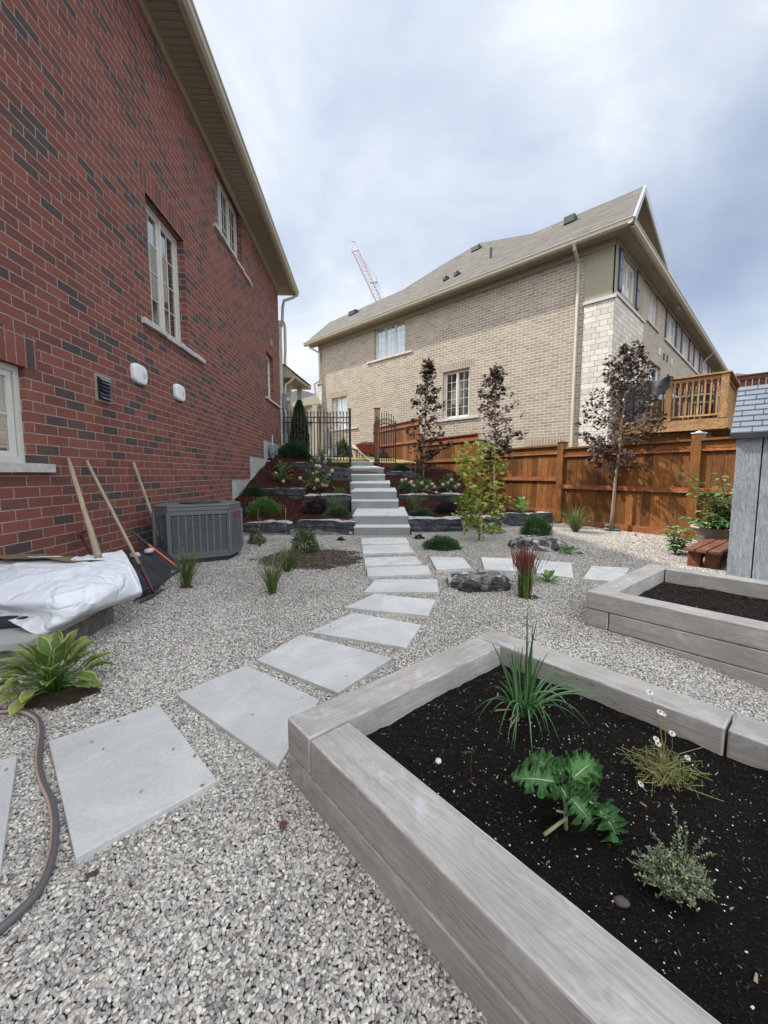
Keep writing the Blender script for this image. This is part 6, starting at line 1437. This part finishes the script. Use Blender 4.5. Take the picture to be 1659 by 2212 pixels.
# chamomile
hb=bq(1435,1683); t=thing('chamomile','wiry yellow-green chamomile with small white daisies in the big raised bed','flower',tuple(hb)); mb=MB(); fl=MB(); ce=MB()
def flower(q,r,n,open_=True):
    n=n.normalized(); s=n.cross(rdir()).normalized(); k=s.cross(n)
    ce.tube([q,q+n*.004,q+n*.007],[r*.42,r*.4,r*.12],8)
    if open_:
        for i in range(13):
            a=i*6.283/13; d=s*math.cos(a)+k*math.sin(a); w_=d.cross(n); fl.face([q+d*r*.35-w_*r*.08,q+d*r*1.1-w_*r*.14-n*r*.15,q+d*r*1.2-n*r*.2,q+d*r*1.1+w_*r*.14-n*r*.15,q+d*r*.35+w_*r*.08])
for px_,py_,op in ((1404,1495,1),(1426,1538,1),(1433,1541,1),(1452,1584,1),(1418,1596,1),(1422,1606,1),(1430,1640,1),(1485,1640,1),(1344,1615,0),(1367,1615,0),(1332,1632,0),(1376,1638,0),(1382,1655,0),(1384,1697,1),(1412,1672,0),(1502,1688,0),(1528,1678,0),(1526,1612,0),(1402,1600,0),(1420,1662,0)):
    e=atY(px_,py_,hb.y+Rv(-.03,.03)) if py_<1620 else bq(px_,py_+6)+Vector((0,0,.02)); m_=(hb+e)/2+Vector((Rv(-.02,.02),Rv(-.01,.01),.03)); mb.tube([hb+rdir()*.015,m_,e],[.0014,.001,.0008],4); flower(e,.0075 if op else .004,Vector((Rv(-.4,.4),-.6,1)),op)
for _ in range(130):
    a=Rv(0,6.28); L_=Rv(.02,.10); o=hb+Vector((Rv(-.05,.05),Rv(-.04,.04),Rv(0,.02))); e=o+Vector((math.cos(a)*L_,math.sin(a)*L_*.8,Rv(.0,.07))); m_=(o+e)/2+rdir()*.02+Vector((0,0,.02)); mb.tube([o,m_,e],[.0012,.001,.0007],3)
for _ in range(500):
    p=hb+Vector((random.gauss(0,.045),random.gauss(0,.035),abs(random.gauss(.02,.02)))); diamond(mb,p,rdir(.2),Rv(.008,.018),.0008)
finish(mb,'stems',m_stemc,t); finish(fl,'petals',m_white,t); finish(ce,'flower_centres',m_yellow,t)
# thyme
tb_=bq(1452,1915); t=thing('thyme','pale grey-green thyme bush near the lower right of the big raised bed','herb',tuple(tb_)); mb=MB(); sm_=MB()
hw=.085
def sprig(o,e,n=12,ls=.0075):
    m_=(o+e)/2+Vector((Rv(-.012,.012),Rv(-.01,.01),.012)); sm_.tube([o,m_,e],[.0013,.001,.0006],4)
    for k in range(n):
        u=.25+.78*k/n; p=o*(1-u)**2+m_*2*u*(1-u)+e*u*u; a=Rv(0,3.14)
        for j in (0,math.pi): d=Vector((math.cos(a+j),math.sin(a+j),Rv(.2,.8))).normalized(); diamond(mb,p,d,ls*Rv(.7,1.3),ls*.27)
for _ in range(230):
    a=Rv(0,6.28); r_=hw*Rv(.15,1); o=tb_+Vector((Rv(-.03,.03),Rv(-.025,.025),0)); e=tb_+Vector((math.cos(a)*r_,math.sin(a)*r_*.8,Rv(.03,.085)*(1.2-r_/hw*.7))); sprig(o,e)
for px_,py_ in ((1452,1745),(1480,1778),(1472,1790),(1405,1795),(1520,1812),(1540,1845),(1568,1935),(1365,1845)): sprig(tb_+Vector((Rv(-.03,.03),0,.03)),atY(px_,py_,tb_.y+Rv(-.01,.02)),20)
finish(mb,'leaves',m_thy,t); finish(sm_,'stems',m_barkd,t)
# seedling
s0=bq(1018,1690); t=thing('strawberry_seedling','tiny reddish seedling near the left timber of the big raised bed','plant',tuple(s0)); mb=MB(); mb.tube([s0,atY(1017,1650,s0.y),atY(1022,1612,s0.y)],.0014,5); finish(mb,'stem',m_rust,t); mb=MB()
for px_,py_ in ((1005,1628),(1025,1622),(1010,1622),(1012,1695),(1028,1697),(1018,1690)):
    p=atY(px_,py_,s0.y)
    for j in range(3): diamond(mb,p,rdir(.1),.014,.005)
finish(mb,'leaves',m_jund,t)
# thyme seedlings small
s0=bq(1515,2010) if False else None
# fallen leaves
for k,(x,y,lab) in enumerate(((618,1800,'curled brown leaf on the gravel left of the big raised bed'),(200,1895,'dark brown leaf scrap on the gravel below the largest slab'),(1372,1160,'fallen dark maple leaf on the gravel in front of the fence, upper one'),(1368,1174,'fallen dark maple leaf on the gravel in front of the fence, lower one'),(1445,1152,'fallen dark leaf beside the raspberry seedling'))):
    p=gm(x,y)+Vector((0,0,.018)); mb=MB(); maple(mb,p,rdir(0)*1,Vector((Rv(-.5,.5),Rv(-.5,.5),1)).normalized(),.045 if k>1 else .03); tag(mb.build('fallen_leaf',m_rust if k!=1 else m_barkd),lab,'leaf')
# ================================================================ DIRT PATCHES
def blob(px,py,a,b,name,mat,label,seed):
    c=gm(px,py); mb=MB(); n=90; ring=[]
    V=[(c.x,c.y,c.z+.004)]
    for r_ in (.35,.7,1):
        for i in range(n):
            an=2*math.pi*i/n; k=1+.22*noise.noise(Vector((math.cos(an)*1.5,math.sin(an)*1.5,seed)))+.10*noise.noise(Vector((math.cos(an)*6,math.sin(an)*6,seed))); x=c.x+math.cos(an)*a*r_*k*1.25; y=c.y+math.sin(an)*b*r_*k*1.25; V.append((x,y,gl(x,y)+(.004 if r_<1 else -.012)+.004*nz(x*20,y*20)))
    Fc=[(0,1+i,1+(i+1)%n) for i in range(n)]
    for q in range(2): Fc+=[(1+q*n+i,1+(q+1)*n+i,1+(q+1)*n+(i+1)%n,1+q*n+(i+1)%n) for i in range(n)]
    me=bpy.data.meshes.new(name); me.from_pydata(V,[],Fc); me.materials.append(mat); o=bpy.data.objects.new(name,me); COL.objects.link(o); stuff(o,label,'soil'); return (c.x,c.y,a,b)
BL=[blob(674,1207,.62,.62,'dirt_patch',m_dirt,'bare brown dirt patch in the gravel around the olive shrub',1),
    blob(130,1505,.16,.11,'soil_patch',m_dirt,'dark soil around the big hosta',2),
    blob(1140,1290,.10,.07,'soil_patch',m_dirt,'dark soil at the foot of the blood grass',3),
    blob(402,1268,.06,.05,'soil_patch',m_dirt,'soil under the grass clump by the air conditioner',4)]
def cr_():
    a=Rv(0,6.28); r_=Rv(0,1)**.5; b_=BL[0]; x=b_[0]+math.cos(a)*b_[2]*r_; y=b_[1]+math.sin(a)*b_[3]*r_; return (x,y,gl(x,y)+.006)
chips('soil_crumbs',1800,cr_,(.003,.012),M_leaf('crumb',[(0,(.04,.028,.02)),(.7,(.10,.07,.05)),(1,(.26,.22,.17))],trans=0),'loose crumbs and twigs on the brown dirt patch','soil',(.4,1.))
# ================================================================ GRAVEL
def inpoly(x,y,P):
    s=None
    for i in range(len(P)):
        a=P[i]; b=P[(i+1)%len(P)]; c=(b[0]-a[0])*(y-a[1])-(b[1]-a[1])*(x-a[0])
        if s is None: s=c>0
        elif (c>0)!=s: return False
    return True
bedP=[tuple(BED(u,v,0)[:2]) for u,v in ((.02,.02),(U-.02,.02),(U-.02,V),(.02,V))]; bedP2=[tuple(BED2(u,v,0)[:2]) for u,v in ((.02,.02),(U2-.02,.02),(U2-.02,V2),(.02,V2))]
shP=[tuple(SD(u,v,0)[:2]) for u,v in ((.02,-.02),(sw_,-.02),(sw_,-sd_),(.02,-sd_))]
plP=[(P_[0],P_[1]) for P_ in ((c1.x-1.2,c1.y-.35),(c1.x,c1.y),(c2.x,c2.y),(-2.95,3.25))]
SLs=[[ (p[0],p[1]) for p in q] for q in SL]
def shrink(P,m=.006):
    cx_=sum(p[0] for p in P)/len(P); cy_=sum(p[1] for p in P)/len(P); return [(cx_+(p[0]-cx_)*(1-m*3),cy_+(p[1]-cy_)*(1-m*3)) for p in P]
SLE=[shrink(s_) for s_ in SLs]; EX=[bedP,bedP2,shP,plP]+SLE
EXb=[(min(p[0] for p in e),max(p[0] for p in e),min(p[1] for p in e),max(p[1] for p in e),e) for e in EX]
def project(p):
    q=p-CAM; d=q.dot(_f)
    if d<.05: return None
    return CX+F*q.dot(_r)/d, CY-F*q.dot(_u)/d
pts=[]; y=.22
while y<8.9:
    s_=.0066 if y<1.5 else (.0066+(y-1.5)*.0024); s_=min(s_,.0155)
    x=-3.0
    while x<5.6:
        X=x+Rv(-.5,.5)*s_; Y=y+Rv(-.5,.5)*s_; x+=s_
        if X<-1.1*Y-.35 or X>1.1*Y+.6: continue
        if Y>rowfront(X)+.02 or fence_side(X,Y)<.02 or X<-2.85-.046*(Y-3.2): continue
        bad=False
        for a,b,c,d,e in EXb:
            if a<X<b and c<Y<d and inpoly(X,Y,e): bad=True;break
        if bad:
            if e in SLE and random.random()<.0005: pts.append((X,Y,gl(X,Y)+.025))
            continue
        for cx_,cy_,a,b in BL:
            q=((X-cx_)/a)**2+((Y-cy_)/b)**2
            k=1+.45*noise.noise(Vector((X*4,Y*4,1)))+.2*noise.noise(Vector((X*13,Y*13,1)))
            if q<k*k*Rv(.8,1.05) and random.random()<.90: bad=True
        if bad: continue
        pts.append((X,Y,gl(X,Y)+Rv(-.005,.003)+.008*nz(X*1.5,Y*1.5)))
    y+=s_
print('PEBBLES',len(pts))
me=bpy.data.meshes.new('gravel'); me.vertices.add(len(pts)); me.vertices.foreach_set('co',np.array(pts,dtype=np.float32).ravel()); me.update()
go=bpy.data.objects.new('gravel',me); COL.objects.link(go); stuff(go,'loose rounded river pebbles covering the whole yard floor','gravel'); me.materials.append(m_peb)
ng=bpy.data.node_groups.new('pebbles','GeometryNodeTree'); ng.interface.new_socket('Geometry',in_out='INPUT',socket_type='NodeSocketGeometry'); ng.interface.new_socket('Geometry',in_out='OUTPUT',socket_type='NodeSocketGeometry')
gi=ng.nodes.new('NodeGroupInput'); gout=ng.nodes.new('NodeGroupOutput'); ico=ng.nodes.new('GeometryNodeMeshIcoSphere'); ico.inputs['Radius'].default_value=1; ico.inputs['Subdivisions'].default_value=3
sp=ng.nodes.new('GeometryNodeSetPosition'); nt_=ng.nodes.new('ShaderNodeTexNoise'); nt_.inputs['Scale'].default_value=1.1; nt_.inputs['Detail'].default_value=1
vm=ng.nodes.new('ShaderNodeVectorMath'); vm.operation='SUBTRACT'; vm.inputs[1].default_value=(.5,.5,.5); vs=ng.nodes.new('ShaderNodeVectorMath'); vs.operation='SCALE'; vs.inputs['Scale'].default_value=.9
ng.links.new(nt_.outputs[1],vm.inputs[0]); ng.links.new(vm.outputs[0],vs.inputs[0]); ng.links.new(ico.outputs[0],sp.inputs['Geometry']); ng.links.new(vs.outputs[0],sp.inputs['Offset'])
ss=ng.nodes.new('GeometryNodeSetShadeSmooth'); ng.links.new(sp.outputs[0],ss.inputs[0]); smt=ng.nodes.new('GeometryNodeSetMaterial'); smt.inputs['Material'].default_value=m_peb; ng.links.new(ss.outputs[0],smt.inputs[0])
ip=ng.nodes.new('GeometryNodeInstanceOnPoints'); r1=ng.nodes.new('FunctionNodeRandomValue'); r1.data_type='FLOAT_VECTOR'; r1.inputs[0].default_value=(-.5,-.5,0); r1.inputs[1].default_value=(.5,.5,6.283)
r2=ng.nodes.new('FunctionNodeRandomValue'); r2.data_type='FLOAT_VECTOR'; r2.inputs[0].default_value=(.0030,.0028,.0022); r2.inputs[1].default_value=(.0078,.0064,.0050); r2.inputs['Seed'].default_value=5
ng.links.new(gi.outputs[0],ip.inputs['Points']); ng.links.new(smt.outputs[0],ip.inputs['Instance']); ng.links.new(r1.outputs[0],ip.inputs['Rotation']); ng.links.new(r2.outputs[0],ip.inputs['Scale']); ng.links.new(ip.outputs[0],gout.inputs[0])
md=go.modifiers.new('pebbles','NODES'); md.node_group=ng
# ================================================================ SKY, SUN, CAMERA
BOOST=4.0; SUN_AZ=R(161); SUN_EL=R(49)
w_=bpy.data.worlds.new('World'); S.world=w_; w_.use_nodes=True; nt=w_.node_tree; bg=nt.nodes['Background']
sky=nt.nodes.new('ShaderNodeTexSky'); sky.sky_type='NISHITA'; sky.sun_disc=False; sky.sun_elevation=SUN_EL; sky.sun_rotation=math.pi/2-SUN_AZ; sky.air_density=1.; sky.dust_density=1.5; sky.ozone_density=1.5
tc=nt.nodes.new('ShaderNodeTexCoord'); sx=N(nt,'ShaderNodeSeparateXYZ',{0:tc.outputs['Generated']})
zc=mth(nt,'MAXIMUM',mth(nt,'ADD',sx.outputs[2],.35),.2)
cv=N(nt,'ShaderNodeCombineXYZ',{'X':mth(nt,'DIVIDE',sx.outputs[0],zc),'Y':mth(nt,'DIVIDE',sx.outputs[1],zc),'Z':8.7}).outputs[0]
n1=noi(nt,cv,.75,6,.5,.35); n2=noi(nt,cv,.35,3,.5,.2); n3=noi(nt,cv,1.9,6,.58,.3)
cover=mth(nt,'ADD',mth(nt,'MULTIPLY',n1,.55),mth(nt,'MULTIPLY',n2,.45))
cm=ramp(nt,cover,[(.36,(0.35,)*3),(.50,(.80,)*3),(.60,(1,1,1))])
bright=ramp(nt,mth(nt,'ADD',mth(nt,'MULTIPLY',n1,.5),mth(nt,'MULTIPLY',n3,.5)),[(.35,(5.0,5.7,7.2)),(.43,(5.8,6.5,7.7)),(.50,(6.8,7.4,8.2)),(.58,(8.7,9.0,9.3))])
colr=mixc(nt,cm,sky.outputs[0],bright)
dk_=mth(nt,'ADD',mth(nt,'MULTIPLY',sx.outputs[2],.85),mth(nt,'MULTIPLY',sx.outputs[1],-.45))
bf_=ramp(nt,dk_,[(.36,(1,1,1)),(.85,(BOOST*1.04,BOOST*.985,BOOST*.90))])  # sky overhead and behind the camera brightened as added fill light
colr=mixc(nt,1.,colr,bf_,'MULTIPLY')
hz=ramp(nt,sx.outputs[2],[(0,(1,1,1)),(.30,(0,0,0))]); colr=mixc(nt,mth(nt,'MULTIPLY',hz,.5),colr,(6.6,7.2,8.0))
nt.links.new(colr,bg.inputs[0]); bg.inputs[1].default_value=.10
sl=bpy.data.lights.new('sun','SUN'); sl.energy=5.0; sl.angle=R(1.2); sl.color=(1,.94,.85); so=bpy.data.objects.new('sun',sl); COL.objects.link(so)
sv=Vector((math.cos(SUN_AZ)*math.cos(SUN_EL),math.sin(SUN_AZ)*math.cos(SUN_EL),math.sin(SUN_EL))); so.rotation_euler=sv.to_track_quat('Z','Y').to_euler(); so.location=sv*50
cd=bpy.data.cameras.new('camera'); cd.sensor_fit='VERTICAL'; cd.sensor_height=36; cd.sensor_width=27; cd.lens=36*F/2212; cd.clip_end=2000; cd.clip_start=.02
co=bpy.data.objects.new('camera',cd); COL.objects.link(co); co.location=CAM; co.rotation_euler=(math.pi/2-PIT,0,0); S.camera=co
S.view_settings.view_transform='Standard'; S.view_settings.look='None'; S.view_settings.exposure=.35; S.view_settings.gamma=1
S.render.resolution_x=768; S.render.resolution_y=1024
